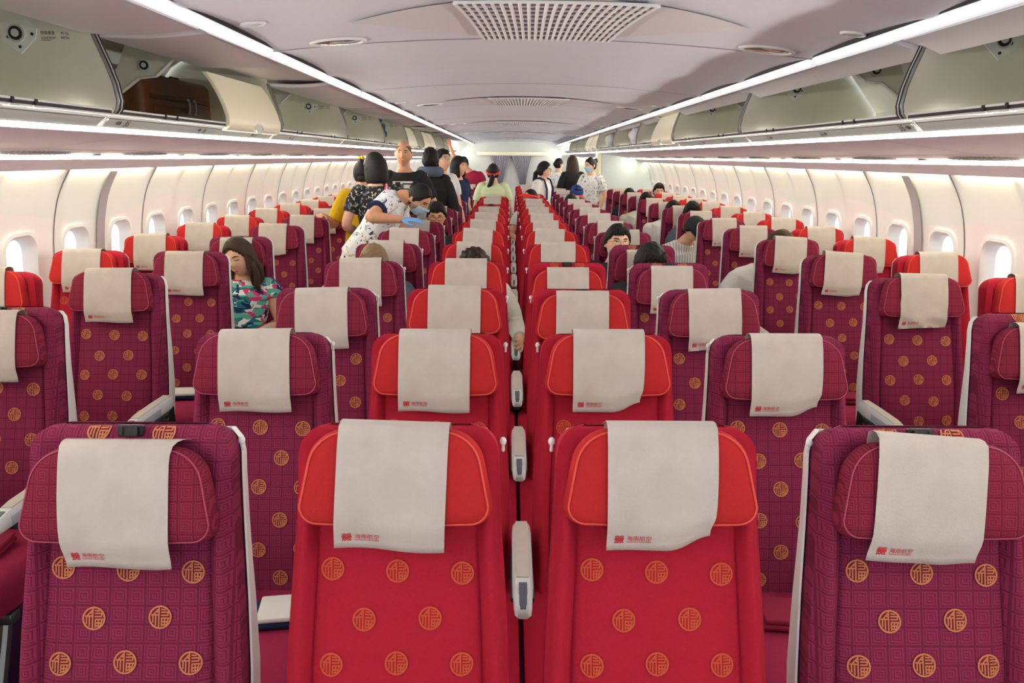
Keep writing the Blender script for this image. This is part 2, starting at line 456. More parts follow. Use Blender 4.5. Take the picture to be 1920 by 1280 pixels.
# unseen baffle added behind the camera, its middle opening limits the frontal daylight
b = MB()
for sx in (-1, 1): b.box((sx * 1.86, Y0 - .03, 1.15), (1.52, .05, 2.3), M_BULK)
b.box((0, Y0 - .03, 2.16), (2.3, .05, .3), M_BULK)
struct(b.obj('wall_front'))

# ---- ceiling fittings
M_GRID = mat('vent_grille', (236, 236, 236), .5)
M_GHOLE = mat('vent_hole_shadow', (168, 164, 170), .7)
def vent(yc, label):
    t = thing('ceiling_air_vent', label, 'air vent', (0.16, yc, 0), group='air vents along the ceiling')
    zz_ = lambda x, y: zceil(0.16 + x, yc + y)
    b = MB(); rows = []
    for i in range(33):
        u = -1 + 2 * i / 32; w = .46 * (1 - abs(u) ** 1.7) + .001; x = u * .80
        rows.append([Vector((x, w * q, zz_(x, w * q) - .007 - .004 * (1 - abs(q)))) for q in (-1, -.6, 0, .6, 1)])
    b.loft(rows, mat('vent_lens', (232, 230, 232), .5), False, False); b.obj('lens_panel', t)
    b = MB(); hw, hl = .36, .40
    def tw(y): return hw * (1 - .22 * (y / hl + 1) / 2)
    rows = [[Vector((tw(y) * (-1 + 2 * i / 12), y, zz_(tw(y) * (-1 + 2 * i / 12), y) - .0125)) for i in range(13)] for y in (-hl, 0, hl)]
    b.loft(rows, M_GHOLE, False, False); b.obj('backing_sheet', t)  # flat sheet, its grey stands in for shadow behind the grille
    b = MB()
    for i in range(23):
        u = -1 + 2 * i / 22
        b.tube([(u * tw(y), y, zz_(u * tw(y), y) - .018) for y in (-hl, -hl / 2, 0, hl / 2, hl)], .0075, M_GRID, 5)
    for j in range(10):
        y = -hl + 2 * hl * j / 9
        b.tube([(tw(y) * (-1 + 2 * i / 10), y, zz_(tw(y) * (-1 + 2 * i / 10), y) - .016) for i in range(11)], .006, M_GRID, 5)
    b.obj('grille', t)
names = ['nearest', 'second', 'third', 'fourth', 'fifth']
for k in range(5):
    vent(3.30 + 4.26 * k, ['large white ceiling air vent grille at the very front above the first rows', 'white ceiling air vent grille, second along the ceiling', 'white ceiling air vent grille, third along the ceiling', 'small far ceiling air vent grille, fourth along the ceiling', 'tiny ceiling air vent grille just before the rear bulkhead'][k])
M_CHROME = mat('chrome_rim', (215, 215, 215), .15, metal=.9)
def oval(kind, label, cat, x, y, rx, ry, mid, group):
    t = thing(kind, label, cat, (x, y, zceil(x, y)), group=group)
    b = MB()
    def ring(k, d): return [Vector((rx * k * cos(a), ry * k * sin(a), zceil(x + rx * k * cos(a), y + ry * k * sin(a)) - zceil(x, y) - d)) for a in [2 * pi * i / 32 for i in range(32)]]
    b.loft([ring(1, .001), ring(.97, .010), ring(.86, .010), ring(.82, .002)], M_GRID, True, False); b.obj('bezel', t)
    b = MB(); r = ring(.83, .004); r2 = ring(.4, .012)
    b.loft([r, r2], mid, True, True); b.obj('lens' if mid is M_CHROME else 'cover', t)
G = 'oval lights in the ceiling'
places = ['near the first air vent', 'beside the second air vent', 'beside the third air vent', 'beside the fourth air vent']
for k in range(4):
    y = 3.69 + 4.1 * k
    oval('ceiling_light', 'oval chromed ceiling light %s, on the left half of the ceiling' % places[k], 'ceiling light', -.78, y, .13, .075, M_CHROME, G)
    oval('ceiling_light', 'oval chromed ceiling light %s, on the right half of the ceiling' % places[k], 'ceiling light', 1.16, y, .13, .075, M_CHROME, G)
for k in range(4):
    y = 3.18 + 4.1 * k
    oval('ceiling_speaker', 'round pale ceiling speaker %s, close to the left ceiling edge' % places[k], 'speaker', -1.0, y, .05, .04, M_GRID, 'round speakers in the ceiling')
    oval('ceiling_speaker', 'round pale ceiling speaker %s, close to the right ceiling edge' % places[k], 'speaker', 1.33, y, .05, .04, M_VAL, 'round speakers in the ceiling')

# ================================================================== OVERHEAD BINS
def sgn(pr, sx): return [(sx * x, z) for x, z in pr]
END = [(1.575, 2.15), (1.553, 2.09), (1.530, 2.03), (1.510, 1.965), (1.500, 1.90), (1.507, 1.868), (1.52, 1.852)]
MOD = 2.13; D0 = 3.035
def circle_xz(c, r, y, n=20): return [Vector((c[0] + r * cos(2 * pi * i / n), y, c[1] + r * sin(2 * pi * i / n))) for i in range(n)]
BINN = {}
ROWN = ['first', 'second', 'third', 'fourth', 'fifth', 'sixth', 'seventh', 'eighth', 'ninth', 'tenth', 'eleventh', 'twelfth', 'thirteenth', 'fourteenth', 'fifteenth', 'sixteenth', 'seventeenth', 'eighteenth']
def shared(key, fn):
    if key not in BINN: BINN[key] = fn()
    return BINN[key]
def bin_unit(sx, k, doors, label):
    """one module from the end panel at its near side to the next; doors: two letters, o = raised, c = closed, near half first"""
    y0 = D0 + MOD * k
    t = thing('overhead_bin', label, 'overhead bin', (0, y0, 0), group='overhead bins on the %s side' % ('left' if sx < 0 else 'right'))
    P = lambda pr: sgn(pr, sx); op = OPL if sx < 0 else OPR
    def housing():
        b = MB()
        b.extr(P([(1.52, 1.852), (2.30, 1.856), (2.36, 1.90)]), .068, MOD - .002, M_BINI)
        b.extr(P([(2.36, 1.90), (2.36, 1.99), (2.16, 2.24)]), .068, MOD - .002, M_BINB)
        b.extr(P([(2.16, 2.24), (2.06, 2.30), (1.63, 2.30), (1.62, 2.20)]), .068, MOD - .002, M_BINI)
        for yy in (.55, 1.6): b.extr(P([(2.352, 1.93), (2.352, 1.988), (2.155, 2.236)]), yy, yy + .012, M_VAL)
        return b.mesh('housing', angle=30)
    link('housing', shared(('h', sx), housing), t)
    def endp():
        b = MB(); prof = P(END + [(2.36, 1.856), (2.38, 1.99), (2.16, 2.26), (2.06, 2.32), (1.60, 2.32)])
        b.prism([(x, -.022, z) for x, z in prof], (0, .044, 0), M_BINI)
        # raised hinge plate
        for yy, dy in ((-.022, -.004),):
            pl = P([(1.90, 2.175), (1.80, 2.185), (1.765, 2.155), (1.775, 2.12), (1.835, 2.065), (1.90, 2.11)])
            b.prism([(x, yy, z) for x, z in pl], (0, dy, 0), M_BINB)
            for hx, hz in ((1.875, 2.125), (1.835, 2.09), (1.785, 2.135)): b.prism(circle_xz((sx * hx, hz), .006, yy + dy, 8), (0, dy * .5, 0), M_DARK)
        return b.mesh('end_panel', smooth=False)
    e = link('end_panel', shared(('e', sx), endp), t, (0, .045, 0))
    def hinge():
        b = MB()
        for s_ in (-1,):
            b.prism(circle_xz((sx * 1.84, 2.137), .033, s_ * .026), (0, s_ * .010, 0), M_VAL)
            b.prism(circle_xz((sx * 1.84, 2.137), .025, s_ * .036), (0, s_ * .004, 0), M_DARK)
            b.prism(circle_xz((sx * 1.84, 2.137), .014, s_ * .040), (0, s_ * .003, 0), M_VAL)
        return b.mesh('hinge', smooth=False)
    link('hinge', shared(('hi', sx), hinge), e)
    def etrim():
        b = MB()
        for (dy, m_) in ((-.019, M_STEEL), (-.006, M_DARK), (.005, M_EDGE), (.018, M_DARK)):
            prof = [(x - .005, z) for x, z in END]
            b.loft([[Vector((sx * (x + a * .012), dy + c * .0052, z)) for a, c in ((0, -1), (-.5, -.6), (-.5, .6), (0, 1))] for x, z in prof], m_, True, True)
        return b.mesh('edge_trim')
    link('edge_trim', shared(('et', sx), etrim), e)
    def placard():
        b = MB()
        for li, (a, c) in enumerate((('限载重量', '40 kg'), ('Load limit', '88 lbs'))):
            for w, xo in ((a, 0.0), (c, .075)):
                vs, fs = text_polys(w, .0135)
                # read from the camera: left to right is +x
                x0 = -1.755 if sx < 0 else 1.645
                b.add([(x0 + xo + p.x, -.0235, 2.135 - li * .016 + p.y) for p in vs], fs, M_INK)
        x0 = -1.755 if sx < 0 else 1.645
        b.box((x0 + .018, -.0232, 2.114), (.034, .0006, .0016), M_INK)
        return b.mesh('load_limit_lettering', smooth=False)
    link('load_limit_lettering', shared(('pl', sx), placard), e)
    def bracket():
        b = MB()
        pr = P([(1.56, 2.17), (1.70, 2.165), (1.79, 2.085), (1.88, 2.075), (1.985, 2.0), (2.06, 1.965), (2.1, 2.0), (1.98, 2.13), (1.93, 2.24), (1.85, 2.29), (1.62, 2.29)])
        b.prism([(x, MOD / 2 - .015, z) for x, z in pr], (0, .03, 0), M_BINI)
        pr2 = [(x * 1.0, z) for x, z in P([(1.70, 2.165), (1.79, 2.085), (1.88, 2.075), (1.985, 2.0)])]
        b.tube([(x, MOD / 2 - .016, z) for x, z in pr2], .007, M_BINB, 6)
        b.prism(circle_xz((sx * 1.84, 2.137), .030, MOD / 2 - .016), (0, -.012, 0), M_VAL)
        b.prism(circle_xz((sx * 1.84, 2.137), .022, MOD / 2 - .028), (0, -.004, 0), M_DARK)
        b.prism(circle_xz((sx * 1.84, 2.137), .012, MOD / 2 - .032), (0, -.003, 0), M_VAL)
        return b.mesh('hinge_bracket', smooth=False)
    link('hinge_bracket', shared(('br', sx), bracket), t)
    def rail():
        b = MB()
        b.box((sx * 1.514, MOD / 2 + .03, 1.866), (.016, MOD - .07, .008), M_PLAST, .002)
        b.box((sx * 1.516, MOD / 2 + .03, 1.856), (.016, MOD - .07, .011), M_DARK)
        b.box((sx * 1.518, MOD / 2, 1.848), (.022, MOD - .012, .006), M_EDGE)
        return b.mesh('rail')
    r = link('rail', shared(('ra', sx), rail), t)
    def clip():
        b = MB(); b.box((0, 0, 0), (.024, .016, .020), M_DARK, .003); b.box((sx * -.002, 0, -.014), (.028, .05, .008), M_EDGE, .003); return b.mesh('rail_clip')
    for h in (0, 1):
        if doors[h] == 'o':
            for q in (.46, .58): link('rail_clip', shared(('cl', sx), clip), r, (sx * 1.514, h * MOD / 2 + q, 1.860))
    def valance():
        b = MB()
        b.extr(P([(1.520, 1.846), (1.532, 1.838), (1.537, 1.836)]), .004, MOD - .004, M_VAL)
        b.extr(P([(1.537, 1.836), (1.539, 1.833)]), .004, MOD - .004, M_SEAM)
        b.extr(P([(1.539, 1.833), (1.562, 1.815), (1.579, 1.798)]), .03, MOD - .004, M_VAL)
        b.tube([(sx * (1.536 + .045 * q), .012 + .02 * sin(q * 1.57) , 1.842 - .045 * q) for q in (0, .25, .5, .75, 1)], .006, M_PLAST, 6)
        b.extr(P([(1.539, 1.833), (1.562, 1.815), (1.579, 1.798)]), .0, .006, M_DARK)
        return b.mesh('valance')
    link('valance', shared(('va', sx), valance), t)
    # row numbers on the valance
    rn = 0
    for q in range(40):
        yr = 3.16 + .81 * q
        if y0 <= yr < y0 + MOD - .1:
            def num(q=q):
                b = MB(); ax = Vector((0, -1, 0)) if sx > 0 else Vector((0, 1, 0)); up = Vector((-sx * .62, 0, .62)).normalized(); nn = Vector((-sx * .70, 0, -.72)).normalized() * .0012
                vs, fs = text_polys(str(35 + q), .044)
                o = Vector((sx * 1.5635, 0, 1.8105))
                sh = .05 if sx < 0 else -.02
                b.add([o + nn + ax * (p.x + sh) + up * p.y for p in vs], fs, M_INK)
                return b.mesh('row_number_lettering', smooth=False)
            def pict():
                b = MB(); ax = Vector((0, -1, 0)) if sx > 0 else Vector((0, 1, 0)); up = Vector((-sx * .62, 0, .62)).normalized(); nn = Vector((-sx * .70, 0, -.72)).normalized() * .0012
                o = Vector((sx * 1.5635, 0, 1.8105)); d0 = .005 if sx < 0 else .052
                b.add([o + nn + ax * (d0 + .018 * cos(a)) + up * (.016 + .010 * sin(a)) for a in [2 * pi * i / 16 for i in range(16)]], [list(range(16))], M_SEAM)
                b.add([o + nn * 1.6 + ax * (d0 + .008 + q_[0]) + up * q_[1] for q_ in ((0, .008), (.005, .008), (.005, .024), (0, .024))], [[0, 1, 2, 3]], M_INK)
                return b.mesh('seat_pictogram', smooth=False)
            link('seat_pictogram', shared(('pi', sx), pict), t, (0, yr - y0, 0))
            link('row_number_lettering', num(), t, (0, yr - y0, 0))
    # doors
    for h in (0, 1):
        ya = .07 + h * (MOD / 2 - .033); yb = ya + MOD / 2 - .04
        if doors[h] == 'c' and h == 1: ya += .09
        if doors[h] == 'o':
            def od():
                b = MB(); x0 = (XL - .035) if sx < 0 else (XR + .035)
                xs = [x0 + (op[0] - x0) * i / 8 for i in range(9)]
                def zz_(x): 
                    f = (x - x0) / (op[0] - x0); return 2.150 * (1 - f) + op[1] * f - .012 * sin(pi * f) if sx < 0 else 2.128 * (1 - f) + op[1] * f + .006 * sin(pi * f)
                lo = [(x, zz_(x)) for x in xs]; hi = [(x, z + .022) for x, z in lo][::-1]
                L = yb - ya; rings = []
                for q, sh in ((0, .006), (.006, 0), (L - .006, 0), (L, .006)):
                    rings.append([Vector((x, q, z + (sh if i < 9 else -sh))) for i, (x, z) in enumerate(lo + hi)])
                b.loft(rings, M_SOFF, True, True)
                return b.mesh('door', angle=40)
            link('door', shared(('od', sx), od), t, (0, ya, 0))
        else:
            def cd():
                b = MB(); prof = [(1.590, 2.125), (1.555, 2.075), (1.522, 2.01), (1.497, 1.95), (1.484, 1.90), (1.484, 1.868), (1.492, 1.845), (1.512, 1.829)]
                inn = [(x + .022, z) for x, z in prof][::-1]; L = yb - ya; rings = []
                for q, d in ((0, .012), (.004, .003), (.014, 0), (L - .014, 0), (L - .004, .003), (L, .012)):
                    rings.append([Vector((sx * (x + (d if i < 8 else 0)), q, z)) for i, (x, z) in enumerate(prof + inn)])
                b.loft(rings, M_DOOR, True, True)
                return b.mesh('door', angle=45)
            d = link('door', shared(('cd', sx, h), cd), t, (0, ya, 0))
            def latch():
                b = MB(); b.ball((0, 0, 0), (.008, .062, .024), M_VAL, 20, 8); b.tube([(sx * -.004, .066 * cos(a), .027 * sin(a)) for a in [2 * pi * i / 24 for i in range(24)]], .003, M_PLAST, 5, closed=True); return b.mesh('latch')
            link('latch', shared(('la', sx), latch), d, (sx * 1.487, (yb - ya) * .52, 1.852))
LB = {-2: 'oo', -1: 'oo', 0: 'oc', 1: 'oo', 2: 'oo', 3: 'oo', 4: 'co', 5: 'cc', 6: 'oo', 7: 'oo', 8: 'oo'}
RB = {-2: 'oo', -1: 'oo', 0: 'oo', 1: 'oo', 2: 'co', 3: 'oo', 4: 'oo', 5: 'cc', 6: 'oo', 7: 'oo', 8: 'oo'}
LBL = {0: 'open overhead bin holding a brown leather suitcase, its far door shut', 1: 'empty open overhead bin, directly beyond the suitcase bin', 2: 'empty open overhead bin, second beyond the suitcase bin', 3: 'open overhead bin with a dark blue bag inside', 4: 'overhead bin with cream door, just beyond the dark blue bag', 5: 'overhead bin with both cream doors shut above the standing passengers', -1: 'empty open overhead bin at the left edge of the frame before the suitcase bin', 6: 'small far overhead bin, first beyond the shut cream pair on the left', 7: 'small far overhead bin, second beyond the shut cream pair on the left', 8: 'farthest overhead bin on the left side, next to the rear bulkhead'}
RBL = {0: 'empty open overhead bin on the right marked with row number 35', 1: 'empty open overhead bin on the right between row sign 35 bin and the cream door', 2: 'overhead bin on the right whose near cream door is shut', 3: 'open overhead bin on the right stuffed with white and red bags', 4: 'open overhead bin on the right ending at the pale blue partition', -1: 'empty open overhead bin at the right edge of the frame', 5: 'overhead bin with shut cream doors behind the partition on the right', 6: 'small far overhead bin on the right, first beyond the shut cream pair', 7: 'small far overhead bin on the right, second beyond the shut cream pair', 8: 'farthest overhead bin on the right side, next to the rear bulkhead'}
for k in range(-1, 9): bin_unit(-1, k, LB[k], LBL[k])
for k in range(-1, 9): bin_unit(1, k, RB[k], RBL[k])

# ================================================================== SEATS
TILT = radians(14); TZ = 1.19
DN = Vector((0, -sin(TILT), -cos(TILT))); NO = Vector((0, -cos(TILT), sin(TILT)))
def sp(x, t, o, top=True): return Vector((x, 0, TZ if top else 0)) + DN * t + NO * o
BL = .80
def bw(t):
    r = .055
    w = .194 + .024 * sm(0, .55, t) - .004 * sm(.6, .8, t)
    if t < r: w -= r - sqrt(max(0, r * r - (r - t) ** 2))
    return w
def bfront(x, t):
    a = abs(x) / bw(max(t, .05))
    f = .020 * sm(.765, .86, a) - .030 * sm(.90, 1.0, a) * sm(.02, .12, t)
    f *= sm(.0, .22, t)
    f += .016 * exp(-((t - .56) / .16) ** 2) * (1 - sm(.55, .85, a))
    f -= .006 * exp(-((a - .765) / .016) ** 2) * sm(.12, .25, t)       # stitched valley
    if t < .035: f -= .035 - sqrt(max(0, .035 ** 2 - (.035 - t) ** 2))
    return f
# medallion: the round character woven in the cloth
GLY = [[(-.52, .28), (-.18, .66)], [(-.74, .20), (-.06, .20)], [(-.62, .12), (-.62, -.44)], [(-.38, .20), (-.38, -.66)], [(-.10, .80), (-.10, -.82)],
       [(.10, .66), (.46, .62)], [(.10, .42), (.68, .42), (.66, .16), (.10, .16)], [(.12, -.08), (.78, -.08)], [(.14, -.08), (.14, -.74)], [(.70, -.10), (.58, -.62)], [(.14, -.38), (.66, -.38)], [(.40, -.10), (.40, -.66)], [(.14, -.64), (.56, -.64)], [(-.26, .44), (-.10, .44)]]
def medallion(b, cx, ct, r, gold, ground):
    def pt(u, v, o):
        t = max(ct - v * r, .004 + .12 * max(0, .012 - abs(ct - v * r)))
        return sp(cx + u * r, t, bfront(cx + u * r, t) + o + .0008)
    n = 20
    rings = [[pt(k * cos(2 * pi * i / n), k * sin(2 * pi * i / n), .0007) for i in range(n)] for k in (1.05, .55)]
    b.loft(rings, ground, True, False); b.add(rings[1], [list(range(n))], ground)
    b.loft([[pt(k * cos(2 * pi * i / n), k * sin(2 * pi * i / n), .0014) for i in range(n)] for k in (1.0, .85)], gold, True, False)
    for g in GLY:
        for p, q in zip(g, g[1:]):
            p = Vector(p); q = Vector(q); d = (q - p).normalized(); w = Vector((-d.y, d.x)) * .058
            m_ = 3; vs = []
            for i in range(m_ + 1):
                c = p - d * .03 + (q - p + d * .06) * i / m_
                vs += [pt(c.x - w.x, c.y - w.y, .0014), pt(c.x + w.x, c.y + w.y, .0014)]
            b.add(vs, [[2 * i, 2 * i + 1, 2 * i + 3, 2 * i + 2] for i in range(m_)], gold)
def backrest_mesh(fab, gold, ground):
    b = MB()
    ts = [0, .004, .010, .018, .028, .04, .055, .08, .11, .14, .17, .20, .23, .27, .32, .37, .42, .47, .52, .57, .62, .67, .72, .76, .79, BL]
    axs = [0, .1, .2, .3, .4, .5, .58, .65, .70, .73, .748, .765, .782, .80, .83, .86, .89, .92, .945, .968, .987, 1.0]
    full = [-a for a in axs[::-1]][:-1] + axs
    loops = []
    for t in ts:
        w = bw(t); T = -.072 + (.035 - sqrt(max(0, .035 ** 2 - (.035 - t) ** 2)) if t < .035 else 0)
        fr_ = [sp(w * a, t, bfront(w * a, t)) for a in full]
        e = bfront(w, t)
        lo = fr_ + [sp(w * 1.004, t, min(e - .012, -.03)), sp(w, t, T + .012), sp(w * .96, t, T), sp(0, t, T), sp(-w * .96, t, T), sp(-w, t, T + .012), sp(-w * 1.004, t, min(e - .012, -.03))]
        loops.append(lo)
    b.loft(loops, fab, True, True)
    k = 0; t = .014
    while t < .74:
        for x in ((-.064, .064) if k % 2 == 0 else (-.126, 0, .126)):
            medallion(b, x, t + .004 * sin(x * 40 + k), .0225, gold, ground)
        t += .0895; k += 1
    return b.mesh('backrest', angle=55)
HR = []
def hr_outline():
    out = []
    w0, w1, h, rt, rb = .170, .185, .180, .075, .035
    def arc(cx, cy, r, a0, a1, n): return [(cx + r * cos(radians(a0 + (a1 - a0) * i / n)), cy + r * sin(radians(a0 + (a1 - a0) * i / n))) for i in range(n + 1)]
    out += arc(w0 - rt, -rt, rt, 90, 8, 8); out += arc(w1 - rb, -h + rb, rb, 0, -90, 6)
    for i in range(1, 10): out.append(((w1 - rb) * (1 - i / 5), -h - .004 * (1 - (1 - i / 5) ** 2)))
    out += arc(-w1 + rb, -h + rb, rb, -90, -180, 6); out += arc(-w0 + rt, -rt, rt, 172, 90, 8)
    for i in range(1, 10): out.append(((w0 - rt) * (-1 + i / 5), .004 * (1 - (1 - i / 5) ** 2)))
    return out
HRO = hr_outline(); HRC = (0, -.092)
def hro(x): return .012 * (abs(x) / .19) ** 2.2
def headrest_mesh(fab):
    b = MB(); rings = []
    for k, o in ((.90, .002), (.975, .006), (1.0, .018), (1.0, .030), (.985, .041), (.95, .049), (.90, .053), (.80, .056), (.6, .058), (.35, .0585), (.1, .0585)):
        rings.append([sp(HRC[0] + (x - HRC[0]) * k, -(HRC[1] + (y - HRC[1]) * k), o + hro(x * k) * (1 if o > .02 else .4)) for x, y in HRO])
    b.loft(rings, fab, True, True)
    return b.mesh('headrest', angle=60)
def piping_mesh(m):
    b = MB(); k = .955
    b.tube([sp(x * k, -(HRC[1] + (y - HRC[1]) * k), .0495 + hro(x * k)) for x, y in HRO], m is M_PIPE and .0022 or .0016, m, 6, closed=True)
    return b.mesh('piping')
# paper cover over the headrest, printed in the lower left corner
LOGO = [[(-.9, .75), (-.5, .95), (0, .70), (.5, .95), (.9, .75)], [(-.95, .35), (-.45, .55), (-.55, .05), (-1.0, .1)], [(.95, .35), (.45, .55), (.55, .05), (1.0, .1)], [(-.3, .35), (0, .5), (.3, .35), (.25, .0), (-.25, .0), (-.3, .35)], [(-.85, -.3), (-.35, -.12), (0, -.3), (.35, -.12), (.85, -.3)], [(-.95, -.75), (-.55, -.5), (-.2, -.8)], [(.95, -.75), (.55, -.5), (.2, -.8)], [(-.2, -.5), (.2, -.5)]]
def cover_mesh(v):
    """v: 0 straight, 1 right corner curled in, 2 wrinkled, 3 flat top flap, 4 swung to the right"""
    b = MB(); W_ = .1035
    path = [(.075, -.004), (.03, -.003), (.004, .001), (-.012, .010), (-.0155, .026), (-.013, .044), (-.004, .056), (.012, .0595), (.03, .0625), (.06, .0635), (.09, .064), (.12, .064), (.15, .0635), (.175, .062), (.190, .058), (.203, .052), (.215, .047), (.228, .044)]
    if v == 3: path = [(-.010, .002), (-.0115, .004), (-.0125, .012), (-.0125, .026), (-.010, .042), (-.003, .055)] + path[7:]
    N = 22; fr_ = []; 
    rnd = random.Random(20 + v)
    def P(a, i, lift=0.0):
        t, o = path[i]; q = i / (len(path) - 1); x = a * W_
        hang = sm(.55, 1, q)
        if v == 1: t -= .030 * sm(.1, 1.1, a) * hang; x -= .012 * sm(.3, 1, a) * hang * q; o += .006 * sm(.4, 1, a) * hang
        elif v == 2: o += .0022 * sin(a * 9 + t * 55) * sm(.25, .6, q) + .002 * sin(a * 5 - t * 90 + 2) * sm(.3, .7, q); t -= .006 * a * hang
        elif v == 3: x *= 1 + .17 * sm(.42, .0, q); t += .004 * sin(a * 3) * hang; x += .008 * hang * sm(-.2, -1, a)
        elif v == 4: x += -.020 * q; t += -.010 * sm(.3, 1, a) * hang + .004 * a
        else: t += .003 * sin(a * 2.4) * hang; x += .004 * q * (-1)
        o += .0035 * sin(a * 4 + v) * hang
        return sp(x, t, o + hro(x) * .8 * (1 if i > 5 else 0) + lift, False)
    rows = [[P(-1 + 2 * j / N, i) for j in range(N + 1)] for i in range(len(path))]
    back = [[P(-1 + 2 * j / N, i, -.0012) for j in range(N + 1)] for i in range(len(path))]
    nv = N + 1; vs = [p for r in rows for p in r] + [p for r in back for p in r]; o2 = len(rows) * nv; fs = []
    for i in range(len(rows) - 1):
        for j in range(N):
            a = i * nv + j; fs.append([a, a + 1, a + 1 + nv, a + nv]); fs.append([a + o2 + nv, a + 1 + nv + o2, a + 1 + o2, a + o2])
    for i in range(len(rows) - 1):
        for j in (0, N):
            a = i * nv + j; fs.append([a, a + nv, a + nv + o2, a + o2])
    for i in (0, len(rows) - 1):
        for j in range(N):
            a = i * nv + j; fs.append([a, a + 1, a + 1 + o2, a + o2])
    b.add(vs, fs, M_COVER)
    # print: locate by arc position on the hanging part
    L = [0.0]
    for i in range(1, len(path)): L.append(L[-1] + math.hypot(path[i][0] - path[i - 1][0], path[i][1] - path[i - 1][1]))
    def at(x, up):
        s_ = L[-1] - up; i = max(k for k in range(len(L) - 1) if L[k] <= s_); f = (s_ - L[i]) / (L[i + 1] - L[i])
        return P(x / W_, i, .0009).lerp(P(x / W_, i + 1, .0009), f)
    for g in LOGO:
        for p, q in zip(g, g[1:]):
            p = Vector(p) * .0092; q = Vector(q) * .0092; d = (q - p).normalized(); w = Vector((-d.y, d.x)) * .00125
            b.add([at(-.080 + c.x, .022 + c.y) for c in (p - w, q - w, q + w, p + w)], [[0, 1, 2, 3]], M_LOGO)
    for w, x0, y0, s_ in (('海南航空', -.066, .0205, .0118), ('HAINAN AIRLINES', -.066, .0150, .0056)):
        tv, tf = text_polys(w, s_); b.add([at(x0 + p.x, y0 + p.y) for p in tv], tf, M_LOGO)
    return b.mesh('headrest_cover', angle=80)
def shell_mesh(grow):
    b = MB(); rings = []
    for t in (.012, .03, .06, .1, .2, .35, .5, .62, .72, .80):
        w = bw(t) + grow; d = .012 + .040 * sm(.05, .6, t); r = .012
        rings.append([sp(x * w, t, o) for x, o in ((-1, -.056), (-1, -.068 - d * .5), (-.97, -.072 - d), (0, -.074 - d), (.97, -.072 - d), (1, -.068 - d * .5), (1, -.056), (.985, -.053), (.97, -.073), (0, -.074), (-.97, -.073), (-.985, -.053))])
    b.loft(rings, M_SHELL, True, True)
    return b.mesh('back_shell', angle=40)
def bracket_mesh():
    b = MB(); p = sp(0, .013, -.004, True)
    M = Matrix.Translation(p) @ Matrix.Rotation(-TILT, 4, 'X')
    b.box((0, 0, 0), (.050, .014, .022), M_BLACK, .003, M); b.box((0, -.008, -.002), (.030, .006, .018), M_DARK, .002, M)
    b.box((-.014, -.012, .0), (.006, .004, .016), M_DARK, 0, M); b.box((.014, -.012, .0), (.006, .004, .016), M_DARK, 0, M)
    return b.mesh('headrest_slot', smooth=False)
def hook_mesh(): 
    b = MB(); b.ball((0, 0, 0), (.007, .006, .009), M_ARM, 12, 8); b.tube([(0, 0, -.004), (0, .004, -.022)], .0035, M_ARM, 8); return b.mesh('coat_hook')
def cushion_mesh(m):
    b = MB(); rings = []
    prof = [(-.10, .30, .44), (-.13, .30, .455), (-.3, .32, .450), (-.5, .34, .462), (-.60, .35, .462), (-.640, .355, .45), (-.655, .37, .42), (-.655, .385, .40)]
    for y, z0, z1 in prof:
        ring = []
        for x, q in ((-.245, 0.0), (-.249, .5), (-.243, .85), (-.21, 1), (-.1, .97), (0, .96), (.1, .97), (.21, 1), (.243, .85), (.249, .5), (.245, 0.0), (.1, -.02), (-.1, -.02)):
            ring.append(Vector((x, y, z0 + (z1 - z0) * q)))
        rings.append(ring)
    b.loft(rings, m, True, True)
    return b.mesh('seat_cushion', angle=60)
def base_mesh():
    b = MB()
    for x in (-.16, .16):
        b.tube([(x, -.12, .0), (x, -.16, .20), (x, -.18, .31)], .018, M_STEEL, 8); b.tube([(x, -.52, .0), (x, -.44, .20), (x, -.40, .31)], .018, M_STEEL, 8)
    b.box((0, -.15, .285), (.47, .05, .04), M_STEEL, .01); b.box((0, -.48, .300), (.47, .05, .04), M_STEEL, .01)
    return b.mesh('seat_base')
def arm_mesh():
    b = MB(); rings = []
    for y, hw, zt, zb in ((-.165, .020, .655, .62), (-.175, .025, .664, .612), (-.22, .027, .668, .608), (-.40, .026, .668, .610), (-.49, .025, .664, .612), (-.545, .023, .655, .612), (-.572, .020, .642, .612), (-.582, .013, .630, .615)):
        c = (zt + zb) / 2; h = (zt - zb) / 2
        rings.append([Vector((hw * sx_, y, c + h * sz_)) for sx_, sz_ in ((-1, -.6), (-1, .55), (-.72, 1), (.72, 1), (1, .55), (1, -.6), (.7, -1), (-.7, -1))])
    b.loft(rings, M_ARM, True, True); return b.mesh('armrest', angle=40)
def pad_mesh():
    b = MB(); b.loft([[Vector((x * w, y, z)) for x, z in ((-1, .664 - d), (-.9, .670 - d), (.9, .670 - d), (1, .664 - d))] for y, w, d in ((-.178, .018, 0), (-.30, .020, -.001), (-.44, .019, -.001), (-.478, .017, .002))], M_PAD, True, True); return b.mesh('arm_pad')
def inset_mesh():
    b = MB()
    b.loft([[Vector((x * w, y, z)) for x, z in ((-1, z0 - .006), (-.8, z0 + .002), (.8, z0 + .002), (1, z0 - .006))] for y, w, z0 in ((-.50, .012, .663), (-.535, .012, .658), (-.566, .011, .645), (-.576, .008, .637))], mat('armrest_tip_grey', (96, 104, 116), .4), True, True)
    for s_ in (-1, 1):
        b.box((s_ * .0245, -.40, .634), (.005, .20, .030), M_INSET, .002)
    return b.mesh('end_inset')
def armb_mesh():
    b = MB(); b.box((.0, -.20, .575), (.036, .10, .08), M_BLACK, .008); b.box((0, -.19, .52), (.03, .05, .09), M_DARK, .006); b.box((.0, -.36, .606), (.062, .26, .012), M_DARK, .004)
    b.tube([(-.03, -.25, .585), (.03, -.25, .585)], .008, M_STEEL, 8)
    return b.mesh('hinge_bracket')
